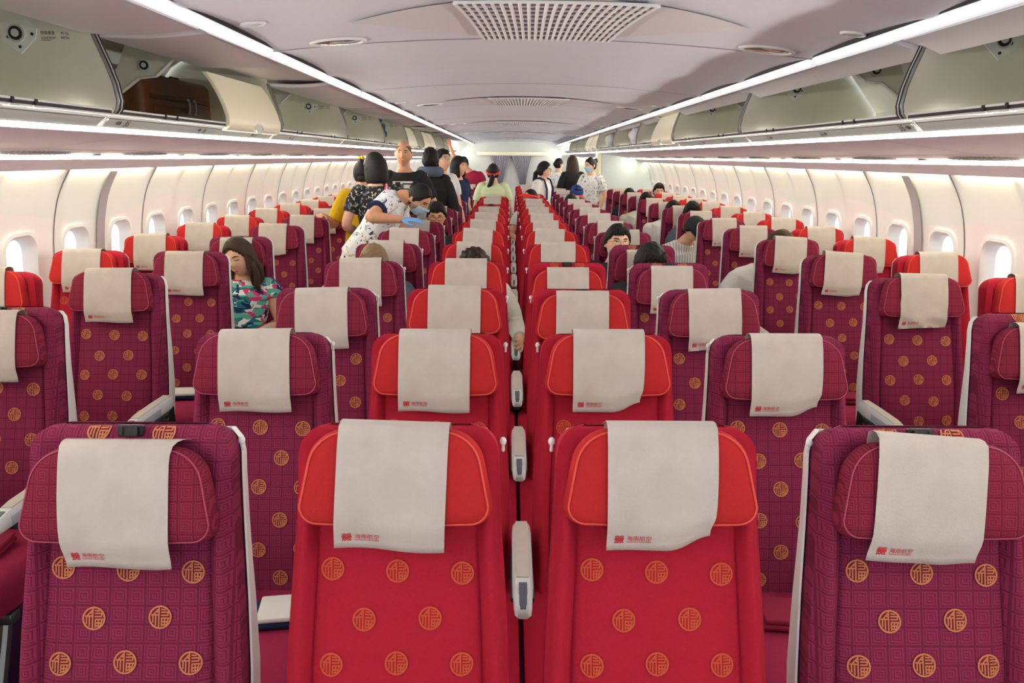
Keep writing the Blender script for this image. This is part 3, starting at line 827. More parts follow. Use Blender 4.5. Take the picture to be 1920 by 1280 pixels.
SM = dict(backP=backrest_mesh(M_PUR, M_GOLD, M_DISC), backR=backrest_mesh(M_RED, M_GOLDR, M_DISCR), headP=headrest_mesh(M_PURH), headR=headrest_mesh(M_REDH), pipeP=piping_mesh(M_PIPEP), pipeR=piping_mesh(M_PIPE),
          covers=[cover_mesh(v) for v in range(5)], shellP=shell_mesh(.007), shellR=shell_mesh(-.003), slot=bracket_mesh(), hook=hook_mesh(), cushR=cushion_mesh(M_CUSH), cushP=cushion_mesh(M_CUSHP), base=base_mesh(), arm=arm_mesh(), pad=pad_mesh(), inset=inset_mesh(), armb=armb_mesh())
PITCH = .81; R0 = 1.42; RS = 1.78
NSEAT = [0]
def seat(x, y, red, label, group, drop=0.0, cov=0, swing=0.0, arms=(), hook=0):
    c = 'R' if red else 'P'
    t = thing('passenger_seat', label, 'airline seat', (x, y, 0), group=group)
    link('backrest', SM['back' + c], t)
    h = link('headrest', SM['head' + c], t, DN * drop)
    link('piping', SM['pipe' + c], h)
    cv = link('headrest_cover', SM['covers'][cov], h, (0, 0, TZ)); cv.rotation_euler = (0, swing, 0)
    cv['label'] = 'pale paper headrest cover printed with a red airline emblem'
    s_ = link('back_shell', SM['shell' + c], t)
    if hook: link('coat_hook', SM['hook'], s_, sp(hook * (bw(.04) + .011), .035, -.040))
    link('headrest_slot', SM['slot'], t)
    link('seat_cushion', SM['cush' + c], t); link('seat_base', SM['base'], t)
    for ax in arms:
        a = link('armrest', SM['arm'], t, (ax, 0, 0)); link('arm_pad', SM['pad'], a); link('end_inset', SM['inset'], a); link('hinge_bracket', SM['armb'], a)
    NSEAT[0] += 1
    return t
XC = {'C': -.738, 'D': -.215, 'E': .289, 'F': .806}
SPEC = {  # drop of the headrest, cover variant, swing
 ('C', 0): (.040, 3, .0), ('D', 0): (.004, 0, .03), ('E', 0): (.002, 1, -.0), ('F', 0): (.026, 4, .035), ('C', 1): (.006, 0, -.02), ('D', 1): (.004, 0, .0), ('E', 1): (.002, 1, 0), ('F', 1): (.012, 1, 0),
 ('C', 2): (.018, 0, -.03), ('D', 2): (.006, 0, 0), ('E', 2): (.026, 0, 0), ('F', 2): (.014, 2, -.02), ('C', 3): (.004, 0, -.02), ('D', 3): (.004, 0, 0), ('E', 3): (.046, 2, 0), ('F', 3): (.036, 0, 0), ('C', 4): (.002, 0, 0), ('F', 4): (.05, 0, 0), ('D', 9): (.05, 0, 0),
 ('C', 10): (.05, 0, 0), ('C', 11): (.06, 0, 0)}
rr = random.Random(3)
EXTRA = {('C', 0): 'headrest lowered and black slot showing', ('D', 0): 'cover hanging straight', ('E', 0): 'lower right corner of the cover curled', ('F', 0): 'cover swung to one side', ('E', 2): 'black slot above its headrest', ('E', 3): 'headrest lowered well below its top', ('F', 1): 'cover curled at one corner', ('F', 2): 'creased cover', ('C', 4): 'grey blond man in it', ('D', 4): 'curly haired person in it', ('F', 4): 'black haired man in it', ('F', 5): 'man in glasses in it', ('C', 7): 'man in glasses in it', ('E', 11): 'red visor above it', ('B', 4): 'sleeping woman in it', ('G', 5): 'white T-shirt passenger in it', ('G', 7): 'black cap passenger in it', ('B', 6): 'a hand resting on top', ('D', 9): 'headrest lowered'}
def seat_label(t, c, n_):
    lab = '%s seat %s, %s row' % (t[0], t[1], ROWN[n_]); ex = EXTRA.get((c, n_))
    if ex and len((lab + ' ' + ex).split()) <= 16: lab += ', ' + ex
    return lab
COLN = {'C': ('burgundy', 'on the left edge of the middle block'), 'D': ('red', 'just left of the centre gap'), 'E': ('red', 'just right of the centre gap'), 'F': ('burgundy', 'on the right edge of the middle block')}
for n_ in range(17):
    for c in 'CDEF':
        d, cv, sw = SPEC.get((c, n_), (rr.choice([.0, .002, .004, .008]), rr.choice([0, 0, 0, 2, 1, 4]), rr.uniform(-.02, .02)))
        ex = EXTRA.get((c, n_))
        lab = seat_label(COLN[c], c, n_)
        if c == 'C': arms = (-.262, .262)
        elif c == 'D': arms = (.252,)
        elif c == 'E': arms = ()
        else: arms = (-.262, .262)
        seat(XC[c], R0 + PITCH * n_, c in 'DE', lab, 'seats of the middle block', d, cv, sw, arms, {'C': 1, 'D': 1, 'E': -1, 'F': -1}[c])
SIDE = {('B', 1): (.030, 0, 0), ('B', 2): (.0, 0, -.01), ('B', 3): (.022, 0, 0), ('B', 4): (.03, 0, 0), ('A', 3): (.012, 0, 0), ('G', 1): (.05, 0, 0), ('G', 2): (.002, 2, .02), ('G', 3): (.004, 4, .03), ('G', 4): (.002, 4, .02), ('H', 3): (.0, 0, 0)}
SX = {'A': -2.32, 'B': -1.765, 'G': 1.82, 'H': 2.325}
SN = {'A': ('red', 'against the left window wall'), 'B': ('burgundy', 'on the left aisle of the window pair'), 'G': ('burgundy', 'on the right aisle of the window pair'), 'H': ('red', 'against the right window wall')}
for c in 'ABGH':
    for n_ in range(18 if c in 'AB' else 15):
        d, cv, sw = SIDE.get((c, n_), (rr.choice([.0, .002, .006]), rr.choice([0, 0, 2, 4, 1]), rr.uniform(-.02, .02)))
        lab = seat_label(SN[c], c, n_)
        ar = {'A': (-.235,), 'B': (-.277, .255), 'G': (-.255, .272), 'H': (.20,)}[c]
        if c in 'AH': ar = ()
        seat(SX[c], RS + PITCH * n_ + (.02 if c in 'AB' else 0), c in 'AH', lab, 'window pairs on the %s side' % ('left' if c in 'AB' else 'right'), d, cv, sw, ar, 0)

# ================================================================== PEOPLE
def V(*a): return Vector(a)
def cat(pts, n=4):
    """smooth path through points"""
    pts = [Vector(p) for p in pts]; out = []
    P = [pts[0] * 2 - pts[1]] + pts + [pts[-1] * 2 - pts[-2]]
    for i in range(1, len(P) - 2):
        for k in range(n):
            t = k / n; a, b_, c, d = P[i - 1:i + 3]
            out.append(.5 * ((2 * b_) + (c - a) * t + (2 * a - 5 * b_ + 4 * c - d) * t * t + (3 * b_ - a - 3 * c + d) * t ** 3))
    return out + [pts[-1]]
def lerps(rs, n):
    out = []
    for a, b_ in zip(rs, rs[1:]): out += [a + (b_ - a) * k / n for k in range(n)]
    return out + [rs[-1]]
def limb(b, pts, rs, m, n=4):
    p = cat(pts, n); r = lerps(rs, n)
    d0 = (p[0] - p[1]).normalized(); d1 = (p[-1] - p[-2]).normalized()
    p = [p[0] + d0 * r[0] * .7, p[0] + d0 * r[0] * .4] + p + [p[-1] + d1 * r[-1] * .4, p[-1] + d1 * r[-1] * .7]
    b.tube(p, [r[0] * .25, r[0] * .75] + r + [r[-1] * .75, r[-1] * .25], m, 14)
def remesh(b, name, m, voxel, it=3):
    me = b.mesh('tmp', smooth=False); o = bpy.data.objects.new('tmp', me); COL.objects.link(o)
    r = o.modifiers.new('r', 'REMESH'); r.mode = 'VOXEL'; r.voxel_size = voxel
    if it:
        s_ = o.modifiers.new('s', 'SMOOTH'); s_.factor = .5; s_.iterations = it
    dg = bpy.context.evaluated_depsgraph_get()
    out = bpy.data.meshes.new_from_object(o.evaluated_get(dg)); out.name = name
    bpy.data.objects.remove(o); bpy.data.meshes.remove(me)
    out.materials.clear(); out.materials.append(m)
    out.polygons.foreach_set('use_smooth', [True] * len(out.polygons)); 
    out.polygons.foreach_set('material_index', [0] * len(out.polygons)); out.update()
    return out
def g(x, s): return exp(-(x / s) ** 2)
def hpoint(u, v, w, wide=1.0):
    x, y, z = .0745 * u * wide, .094 * v, .117 * w
    if w < 0:
        k = -w; x *= 1 - .30 * k ** 1.7
        if v > 0: y *= 1 - .42 * k
        else: y *= 1 - .10 * k ** 2
    if v < 0:
        F = min(1, -v * 1.6)
        y *= 1 - .06 * F
        y -= F * (.021 * g(u, .17) * g(w + .15, .15) + .009 * g(u, .12) * g(w - .06, .17))
        y += F * .008 * (g(abs(u) - .42, .17) * g(w - .08, .11))
        y -= F * .005 * g(w - .27, .09) * (1 if abs(u) < .6 else .3)
        y -= F * (.006 * g(u, .28) * g(w + .46, .055) + .006 * g(u, .25) * g(w + .56, .05))
        y -= F * .009 * g(u, .30) * g(w + .86, .16)
        y -= F * .004 * g(abs(u) - .5, .2) * g(w + .15, .2)
    return Vector((x, y, z))
def face(u, w, off=0.0, wide=1.0):
    d = sqrt(max(.02, 1 - u * u - w * w)); p = hpoint(u, -d, w, wide)
    return p + Vector((u, -d, w * .8)).normalized() * off
def head_mb(b, m, M, wide=1.0, ears=True):
    nu, nv = 64, 48; vs = []; fs = []
    for i in range(nv + 1):
        a = pi * i / nv
        for j in range(nu):
            t = 2 * pi * j / nu; vs.append(hpoint(sin(a) * cos(t), sin(a) * sin(t), cos(a), wide))
    for i in range(nv):
        for j in range(nu): fs.append([i * nu + j, (i + 1) * nu + j, (i + 1) * nu + (j + 1) % nu, i * nu + (j + 1) % nu])
    b.add(vs, fs, m, M)
    if ears:
        for s_ in (-1, 1): b.ball((s_ * .078 * wide, .012, -.004), (.010, .020, .032), m, 12, 8, M @ Matrix.Rotation(0, 4, 'Z'))
def hair_mb(b, m, M, style, wide=1.0):
    nu, nv = 56, 40; vs = []; fs = []
    thick = {'bald': .003, 'short': .017, 'thin': .010, 'curly': .026, 'pulled': .011, 'bob': .022, 'long': .022, 'parted': .020}[style]
    for i in range(nv + 1):
        a = pi * i / nv
        for j in range(nu):
            t = 2 * pi * j / nu; u, v, w = sin(a) * cos(t), sin(a) * sin(t), cos(a)
            front = {'bald': .55, 'short': .64, 'thin': .58, 'curly': .45, 'pulled': .58, 'bob': .42, 'long': .50, 'parted': .52}[style]
            if style == 'parted': front += .12 * g(u, .25)
            line = front + (.10 - front) * sm(-.85, -.40, v) if v < -.40 else .10 + (-.62 - .10) * sm(-.40, .35, v)
            if style in ('bob', 'long'): line = line if v < -.30 else line - .25 * sm(-.3, 0, v)
            k = sm(-.02, .10, w - line)
            if style == 'curly': th = thick * (1 + .30 * sin(u * 17 + w * 9) * sin(v * 15 + 1) + .2 * sin(w * 23 + u * 11))
            elif style in ('short', 'thin'): th = thick * (1 + .18 * sin(u * 14 + v * 6) * sin(w * 9 + v * 7))
            else: th = thick
            line += .035 * sin(u * 31 + v * 5) * (style in ('short', 'thin', 'parted', 'curly')); k = sm(-.02, .22 if style in ('short', 'thin') else .12, w - line)
            k *= (1 - sm(.50, .78, w) * sm(.75, .35, v)) if style == 'bald' else 1
            p = hpoint(u, v, w, wide); nrm = Vector((u, v, w)).normalized()
            vs.append(p + nrm * (th * k - .007 * (1 - k)))
    for i in range(nv):
        for j in range(nu): fs.append([i * nu + j, (i + 1) * nu + j, (i + 1) * nu + (j + 1) % nu, i * nu + (j + 1) % nu])
    b.add(vs, fs, m, M)
def hand_mb(b, m, wrist, dirv, back, side, curl=.5, s=1.0, spread=1.0):
    """palm and five fingers; back is the normal of the back of the hand, side +1 puts the thumb on dir x back"""
    d = Vector(dirv).normalized(); n = Vector(back); n = (n - d * n.dot(d)).normalized(); t = d.cross(n) * side; w = Vector(wrist)
    def P(a, c, h): return w + d * a * s + t * c * s + n * h * s
    rings = []
    for a, hw, hh in ((-.02, .024, .019), (.0, .027, .018), (.03, .037, .016), (.06, .041, .014), (.085, .040, .012), (.093, .034, .007)):
        rings.append([P(a, hw * cos(q), hh * sin(q)) for q in [2 * pi * i / 14 for i in range(14)]])
    b.loft(rings, m)
    for c, L, cu in ((.031, .070, .9), (.010, .078, 1.0), (-.011, .073, 1.05), (-.031, .058, 1.15)):
        ang = 0.0; p = P(.082, c, 0); pts = [p - d * .02 * s, p]; f = c * 4.5 * spread
        dd = (d + t * f).normalized()
        for seg, part in ((.46, .6), (.30, 1.0), (.24, .8)):
            ang += curl * cu * part; p = p + (dd * cos(ang) - n * sin(ang)) * L * seg * s; pts.append(p)
        b.tube(pts + [pts[-1] + (pts[-1] - pts[-2]) * .15], [.0095 * s, .0095 * s, .0088 * s, .0082 * s, .0072 * s, .003 * s], m, 8)
    p0 = P(.012, .026, -.004); p1 = P(.042, .052, -.012); p2 = P(.068, .062, -.020 - .01 * curl); p3 = P(.086, .060, -.028 - .012 * curl)
    b.tube([p0, p1, p2, p3, p3 + (p3 - p2) * .15], [.013 * s, .0118 * s, .0098 * s, .0082 * s, .003 * s], m, 8)

SKIN = mat('skin_light', (226, 178, 150), .55, .15, 30); SKIN2 = mat('skin_tan', (206, 152, 120), .55, .15, 30)
HAIR = mat('hair_black', (34, 30, 31), .6, .5, 90, .8, 170, spec=.2); HAIRB = mat('hair_dark_brown', (72, 54, 45), .6, .5, 90, .8, 170, spec=.2); HAIRG = mat('hair_grey_blond', (150, 124, 92), .6, .5, 70, .8, 170, rgb2=(92, 74, 56), spec=.2)
HAIRS = mat('hair_shaved', (104, 84, 72), .8, spec=.15)
EYEW = mat('eye_white', (235, 232, 228), .3); EYED = mat('iris_dark', (34, 24, 20), .3); LIPM = mat('lips', (186, 104, 96), .5); BROW = mat('eyebrow_dark', (44, 34, 30), .8)
MASKM = mat('mask_blue', (176, 212, 232), .7); GLOVE = mat('glove_blue', (112, 168, 226), .5)
CL = {k: mat('cloth_' + k, c, .9, .18, 60, .15, 200) for k, c in dict(black=(34, 34, 38), navy=(30, 38, 78), white=(228, 228, 226), yellow=(226, 186, 36), green=(206, 220, 178), maroon=(150, 26, 58), red=(204, 40, 40), grey=(92, 98, 112), khaki=(186, 178, 158), dark=(44, 44, 52), blue=(36, 64, 132), orange=(214, 70, 36), jeans=(58, 70, 98), offwhite=(214, 212, 200)).items()}
def print_mat(name, base, cols, scale, stretch=(1, 1, 1), thr=.6):
    m = mat(name, base, .9); t = NT(m); bs = m.node_tree.nodes['Principled BSDF']
    tc = t.n('ShaderNodeTexCoord'); mp = t.n('ShaderNodeMapping'); mp.inputs['Scale'].default_value = stretch; t.link(tc.outputs['Object'], mp.inputs[0])
    col = lin(base)
    for i, (c, sc) in enumerate(cols):
        mp2 = t.n('ShaderNodeMapping'); mp2.inputs['Location'].default_value = (i * 3.1, i * 1.7, i * 2.3); t.link(mp.outputs[0], mp2.inputs[0])
        no = t.n('ShaderNodeTexNoise'); no.inputs['Scale'].default_value = scale * sc; no.inputs['Detail'].default_value = 1.5; no.inputs['Distortion'].default_value = .6
        t.link(mp2.outputs[0], no.inputs['Vector'])
        col = t.mix(t.math('GREATER_THAN', no.outputs['Fac'], thr), col, lin(c))
    t.link(col, bs.inputs['Base Color'])
    return m
FLORAL = print_mat('bold_leaf_print', (238, 236, 234), [((28, 120, 124), 1), ((214, 54, 116), 1.1), ((26, 44, 96), 1.3), ((96, 178, 160), 1.6)], 9, (1, 1, 1.9), .56)
CREWP = print_mat('crew_print', (232, 234, 234), [((60, 66, 100), 2.2), ((206, 196, 150), 1.4), ((168, 190, 216), 1.2)], 14, (1, 1, 1), .64)
BACKP = print_mat('back_print', (38, 38, 42), [((176, 170, 150), 2), ((92, 104, 116), 1.5)], 16, (1, 1, 1), .6)
STRIPE = mat('striped_white', (232, 232, 230), .9)
def _stripe():
    t = NT(STRIPE); bs = STRIPE.node_tree.nodes['Principled BSDF']; tc = t.n('ShaderNodeTexCoord'); s_ = t.n('ShaderNodeSeparateXYZ'); t.link(tc.outputs['Object'], s_.inputs[0])
    f = t.math('LESS_THAN', t.math('FRACT', t.math('MULTIPLY', s_.outputs['X'], 42.0)), .28)
    t.link(t.mix(f, lin((234, 234, 232)), lin((150, 156, 160))), bs.inputs['Base Color'])
_stripe()

NP = [0]
def person(label, loc, rotz=0.0, pose='stand', P=None, C=None, N=None, H=None, head=(0, 0, 0), elb=None, wri=None, hands=None, knees=None, ankles=None, lat=None, hiplat=None,
           hair='short', hairm=None, shirt='black', sleeve=.55, pants='dark', skin=None, eyes='open', glasses=None, mask=False, voxel=.008, wide=1.0, gloves=False, extra=None, s=1.0, group=None, fat=1.0, curl=.5, hscale=1.0, collar=None):
    skin = skin or SKIN; hairm = hairm or HAIR
    if pose == 'stand':
        d = dict(P=V(0, 0, .93), C=V(0, .01, 1.405), N=V(0, -.01, 1.492), H=V(0, -.03, 1.60), elb=[V(-.245, .03, 1.11), V(.245, .03, 1.11)], wri=[V(-.25, -.07, .88), V(.25, -.07, .88)], knees=[V(-.095, -.01, .49), V(.095, -.01, .49)], ankles=[V(-.1, .01, .08), V(.1, .01, .08)])
    else:
        d = dict(P=V(0, -.32, .56), C=V(0, -.19, .93), N=V(0, -.19, 1.035), H=V(0, -.23, 1.145), elb=[V(-.235, -.27, .72), V(.235, -.27, .72)], wri=[V(-.13, -.48, .62), V(.13, -.48, .62)], knees=[V(-.11, -.62, .53), V(.11, -.62, .53)], ankles=[V(-.11, -.66, .08), V(.11, -.66, .08)])
    for k, v in (('P', P), ('C', C), ('N', N), ('H', H), ('elb', elb), ('wri', wri), ('knees', knees), ('ankles', ankles)):
        if v is not None: d[k] = [Vector(q) for q in v] if k in ('elb', 'wri', 'knees', 'ankles') else Vector(v)
    if s != 1.0 and pose == 'stand':
        for k in d: d[k] = [q * s for q in d[k]] if isinstance(d[k], list) else d[k] * s
    P, C, N, H = d['P'], d['C'], d['N'], d['H']
    lat = Vector(lat or (1, 0, 0)).normalized(); hl = Vector(hiplat or (1, 0, 0)).normalized()
    root = thing('person', label, 'person', loc, rotz, group)
    Mh = Matrix.Translation(H) @ Euler((radians(head[1]), 0, radians(head[0])), 'XYZ').to_matrix().to_4x4() @ Matrix.Rotation(radians(head[2]), 4, 'Y') @ Matrix.Scale(hscale, 4)
    sp_ = cat([P - (C - P) * .12, P, P.lerp(C, .5) + (N - C).normalized() * .0, C, N], 4)
    # torso rings: place along P..C..N with given sizes
    T = [(-.14, .10, .080), (-.02, .163, .112), (.22, .152, .108), (.42, .138, .100), (.62, .152, .112), (.80, .165, .118), (.93, .156, .104), (1.0, .128, .088), (1.06, .098, .074), (1.12, .076, .066), (1.20, .062, .062)]
    def tors(b, m, grow, t0=-1, t1=9, neck=True, flare=0.0):
        rings = []
        for t, hw, hd in T:
            if not (t0 <= t <= t1): continue
            c = P + (C - P) * t if t <= 1 else C + (N - C) * (t - 1) * 4
            ax = ((C - P) if t < .9 else (C - P) * .5 + (N - C) * 2).normalized()
            L = hl.lerp(lat, max(0, min(1, t))).normalized(); L = (L - ax * L.dot(ax)).normalized(); D = ax.cross(L)
            f_ = fat if .1 < t < .9 else 1 + (fat - 1) * .5
            hw2, hd2 = (hw + grow) * f_, (hd + grow + flare * (1 - t)) * f_
            rings.append([c + L * hw2 * cos(q) * (1 + .06 * abs(sin(2 * q))) + D * hd2 * sin(q) for q in [2 * pi * i / 24 for i in range(24)]])
        b.loft(rings, m)
    SH = [C + lat * -.165 * fat ** .5 + (C - P).normalized() * -.005, C + lat * .165 * fat ** .5 + (C - P).normalized() * -.005]
    HP = [P - hl * .085, P + hl * .085]
    b = MB(); tors(b, skin, 0)
    ax = (H - N); b.tube([N - (N - C) * .5, N, N + ax * .45, N + ax * .7], [.066, .056, .053, .05], skin, 14)
    head_mb(b, skin, Mh, wide)
    hb = [MB(), MB()] if gloves else [b, b]
    for i in (0, 1):
        e, w_ = d['elb'][i], d['wri'][i]
        limb(b, [SH[i], SH[i].lerp(e, .5), e, e.lerp(w_, .4), w_], [.056, .048, .040, .040, .028], skin)
        hd_ = (hands or {}).get(i)
        dv, bk, cu = hd_ if hd_ else ((w_ - e).normalized(), Vector((-1 if i == 0 else 1, 0, .2)), curl)
        hand_mb(hb[i], skin, w_, dv, bk, (1 if i == 0 else -1), cu)
        limb(b, [HP[i], HP[i].lerp(d['knees'][i], .5), d['knees'][i], d['knees'][i].lerp(d['ankles'][i], .35), d['ankles'][i]], [.088, .074, .056, .056, .038], skin)
        a_ = d['ankles'][i]; limb(b, [a_ + V(0, .03, -.03), a_ + V(0, -.06, -.045), a_ + V(0, -.15, -.055)], [.036, .036, .026], skin)
    link('body', remesh(b, 'body', skin, voxel), root)
    if gloves:
        for q in hb: link('glove', remesh(q, 'glove', GLOVE, .0042, 2), root)
    # clothes
    sm_ = CL[shirt] if isinstance(shirt, str) else shirt
    b = MB(); tors(b, sm_, .016, 0.0 if pose != 'stand' else -.03, 1.18)
    for i in (0, 1):
        e, w_ = d['elb'][i], d['wri'][i]; full = [SH[i] - (SH[i] - C) * .15, SH[i].lerp(e, .5), e, e.lerp(w_, .4), w_]
        rs = [.074, .066, .056, .052, .040]
        if sleeve >= 1: pts, rr_ = full, rs
        else: pts, rr_ = [full[0], SH[i].lerp(e, sleeve * .5), SH[i].lerp(e, sleeve)], [.074, .070, .066]
        p = cat(pts, 4); r = lerps(rr_, 4); dd = (p[0] - p[1]).normalized(); b.tube([p[0] + dd * .066, p[0] + dd * .05, p[0] + dd * .025] + p, [.02, .048, .067] + r, sm_, 16)
    link('shirt', remesh(b, 'shirt', sm_, max(.007, voxel * .9), 2), root)
    pm = CL[pants] if isinstance(pants, str) else pants
    b = MB(); tors(b, pm, .010, -1, .25)
    for i in (0, 1):
        limb(b, [HP[i], HP[i].lerp(d['knees'][i], .5), d['knees'][i], d['knees'][i].lerp(d['ankles'][i], .5), d['ankles'][i] + V(0, 0, .03)], [.100, .088, .070, .066, .056], pm)
    link('trousers', remesh(b, 'trousers', pm, .012, 2), root)
    for i in (0, 1):
        b = MB(); a_ = d['ankles'][i]
        b.loft([[a_ + V(.042 * k * cos(q), y, -.040 + h * sin(q)) for q in [2 * pi * j / 14 for j in range(14)]] for y, k, h in ((.055, .5, .02), (.05, .9, .038), (-.02, 1.0, .04), (-.10, 1.1, .034), (-.165, .95, .026), (-.185, .5, .014))], CL['dark']); b.obj('shoe', root)
    # hair and face
    b = MB(); hair_mb(b, hairm, Mh, hair if hair in ('bald', 'short', 'thin', 'curly', 'pulled', 'bob', 'long', 'parted') else 'pulled', wide)
    if hair in ('short', 'curly', 'thin'):                       # loose strands along the hairline
        rd = random.Random(NP[0] + 5)
        for i in range(21):
            u = -.66 + 1.32 * i / 20 + rd.uniform(-.02, .02); lo = rd.uniform(.40, .56) if hair != 'thin' else rd.uniform(.50, .62); du = rd.uniform(-.08, .08)
            q = [(u * .75, min(.80, sqrt(max(0, .95 - (u * .75) ** 2))), .019), (u * .9 + du * .3, min(.72, sqrt(max(0, .96 - u * u))), .016), (u + du * .6, min(lo + .10, sqrt(max(0, .97 - (u + du * .6) ** 2))), .010), (u + du, min(lo, sqrt(max(0, .97 - (u + du) ** 2))), .003)]
            b.tube([Mh @ face(a_, w_, o_, wide) for a_, w_, o_ in q], [.008, .010, .007, .0015], hairm, 6)
    if extra: extra(b, hairm, Mh, root, d)
    b.obj('hair', root, angle=70)
    if eyes:
        for s_ in (-1, 1):
            b = MB(); c = face(s_ * .41, .085, -.004, wide)
            if eyes == 'open':
                b.ball(c, (.0135, .006, .0062), EYEW, 14, 8, Mh); b.ball(c + V(0, -.0042, .0004), (.0055, .0025, .0058), EYED, 12, 6, Mh)
            b.tube([Mh @ face(s_ * q, .085 + (.055 if eyes == 'open' else -.03) - 1.1 * (q - .41) ** 2 * (1 if eyes == 'open' else -1), .001, wide) for q in (.22, .31, .41, .51, .60)], [.001, .0022, .0026, .0022, .001], BROW, 6)
            b.obj('eye', root)
            b = MB(); b.tube([Mh @ face(s_ * q, .29 - .35 * (q - .42) ** 2 * 2, .001, wide) for q in (.17, .30, .42, .54, .64)], [.0015, .0034, .0038, .003, .001], BROW, 6); b.obj('eyebrow', root)
        if not mask:
            b = MB(); b.tube([Mh @ face(q, -.505, .0012, wide) for q in (-.30, -.18, -.06, .06, .18, .30)], [.001, .0038, .005, .005, .0038, .001], LIPM, 8); b.obj('mouth', root)
    if glasses:
        b = MB()
        for s_ in (-1, 1):
            c = face(s_ * .42, .07, .0, wide); cy = face(0, .08, .006).y
            b.tube([Mh @ (V(c.x, 0, c.z) + V(.025 * cos(q), cy + .004 + .006 * abs(cos(q)) * (1 if cos(q) * s_ > 0 else 0), .019 * sin(q))) for q in [2 * pi * i / 20 for i in range(20)]], .0017, glasses, 6, closed=True)
            b.tube([Mh @ V(c.x + s_ * .025, cy + .008, c.z + .006), Mh @ V(s_ * .076 * wide, -.03, .012), Mh @ V(s_ * .079 * wide, .02, .008)], .0016, glasses, 6)
        b.tube([Mh @ V(-.008, face(0, .08, .006).y + .003, .012), Mh @ V(.008, face(0, .08, .006).y + .003, .012)], .0017, glasses, 6)
        b.obj('glasses', root)
    if mask:
        b = MB(); rows = []
        for i in range(9):
            w = -.04 - .84 * i / 8; rows.append([Mh @ face(-.80 + 1.6 * j / 14, w * (1 - .12 * abs(-1 + 2 * j / 14) ** 2), .008 + .003 * (i % 2) + .012 * g((-1 + 2 * j / 14), .6), wide) for j in range(15)])
        b.loft(rows, MASKM, False, False); b.obj('face_mask', root, angle=60)
        b = MB()
        for s_ in (-1, 1):
            for w in (-.08, -.78): b.tube([Mh @ face(s_ * .80, w * .9, .009, wide), Mh @ V(s_ * .072, -.02, -.02 if w > -.3 else -.045), Mh @ V(s_ * .080, .022, -.004)], .0018, MASKM, 5)
        b.obj('mask_loop', root)
    NP[0] += 1
    return root, Mh, d
def bun(c, r): 
    def f(b, m, M, root, d): b.ball(c, r, m, 18, 12, M)
    return f
def tail(pts, rs, extra=None):
    def f(b, m, M, root, d):
        b.tube([M @ Vector(p) for p in cat(pts, 3)], lerps(rs, 3), m, 12)
        if extra: extra(b, m, M, root, d)
    return f
def bobf(low=-.15, r=.088):
    def f(b, m, M, root, d):
        rings = []
        for z, k in ((.06, .92), (.0, 1.0), (-.05, 1.02), (-.10, .98), (low, .88), (low - .01, .74)):
            out = []
            for i in range(29):
                a = radians(-35 + 250 * i / 28); out.append(V(r * k * cos(a), .012 + (r + .018) * k * sin(a), z))
            inn = [V(p.x * .78, .012 + (p.y - .012) * .78, p.z) for p in out[::-1]]
            rings.append(out + inn)
        b.loft(rings, m, True, True, M)
    return f
GB = mat('glasses_frame_dark', (40, 34, 34), .3); GS = mat('glasses_frame_metal', (150, 146, 140), .3, metal=.6)
# ---------------- sleeping woman in the left aisle seat
SB = lambda n_: RS + PITCH * n_ + .02
def wave(b, m, M, root, d):
    bobf(-.17, .090)(b, m, M, root, d)
    for a in (40, 75, 110, 145, 15, -15):
        x = cos(radians(a)) * .085; y = .01 + sin(radians(a)) * .09
        b.tube([M @ V(x * .9, y * .9, -.03), M @ V(x * 1.1, y * 1.05, -.09), M @ V(x * 1.15, y * .95 - .01, -.14), M @ V(x * 1.0, y * .9 - .02, -.19), M @ V(x * 1.12, y * .9 - .02, -.215)], [.02, .024, .023, .019, .006], m, 10)
person('woman asleep with eyes shut and brown wavy hair, in a bold leaf print top', (SX['B'] + .05, SB(4), 0), 0, 'sit', C=(.03, -.20, .885), N=(.035, -.21, .985), H=(.03, -.26, 1.078), head=(-14, 12, -7), hair='parted', hairm=HAIRB, shirt=FLORAL, sleeve=.30, pants='navy', eyes='shut', voxel=.006, elb=[(-.22, -.24, .66), (.265, -.26, .66)], wri=[(-.08, -.46, .60), (.10, -.46, .60)], extra=wave, skin=SKIN)
# ---------------- bald man facing the camera
def shirt_print(b, m, M, root, d):
    c = MB()
    def fp(x, z, o=0.0): return V(x, -.150 + .45 * x * x + .13 * max(0, z - 1.36) - o, z)
    def patch(x0, x1, z0, z1, mm, o):
        nx = 8; rows = [[fp(x0 + (x1 - x0) * i / nx, z0 + (z1 - z0) * j / 4, o) for i in range(nx + 1)] for j in range(5)]
        c.loft(rows, mm, False, False)
    patch(-.10, .085, 1.23, 1.475, CL['white'], 0); patch(-.078, -.03, 1.23, 1.468, CL['dark'], .0015); patch(-.03, .0, 1.23, 1.45, CL['grey'], .0015)
    patch(-.01, .07, 1.445, 1.458, CL['dark'], .0015); patch(.0, .05, 1.40, 1.41, CL['dark'], .0015)
    for (x, z, r) in ((-.035, 1.37, .03), (-.02, 1.31, .035), (.05, 1.33, .04)):
        c.add([fp(x + r * cos(q), z + r * 1.2 * sin(q), .003) for q in [2 * pi * i / 16 for i in range(16)]], [list(range(16))], CL['dark'] if r > .036 else CL['white'])
    c.obj('shirt_print', root, angle=80)
person('bald man facing forward in a black T-shirt with a white square print', (-1.0, 7.42, 0), radians(4), 'stand', hair='bald', hairm=HAIRS, shirt='black', sleeve=.62, pants='dark', skin=SKIN2, voxel=.006, extra=shirt_print, s=1.077, head=(-4, 2, 2), fat=1.06, elb=[(-.27, .03, 1.10), (.275, .02, 1.10)], wri=[(-.30, -.10, .92), (.33, -.14, .97)], knees=[(-.16, -.01, .49), (-.02, -.01, .49)], ankles=[(-.17, .01, .08), (-.06, .01, .08)])
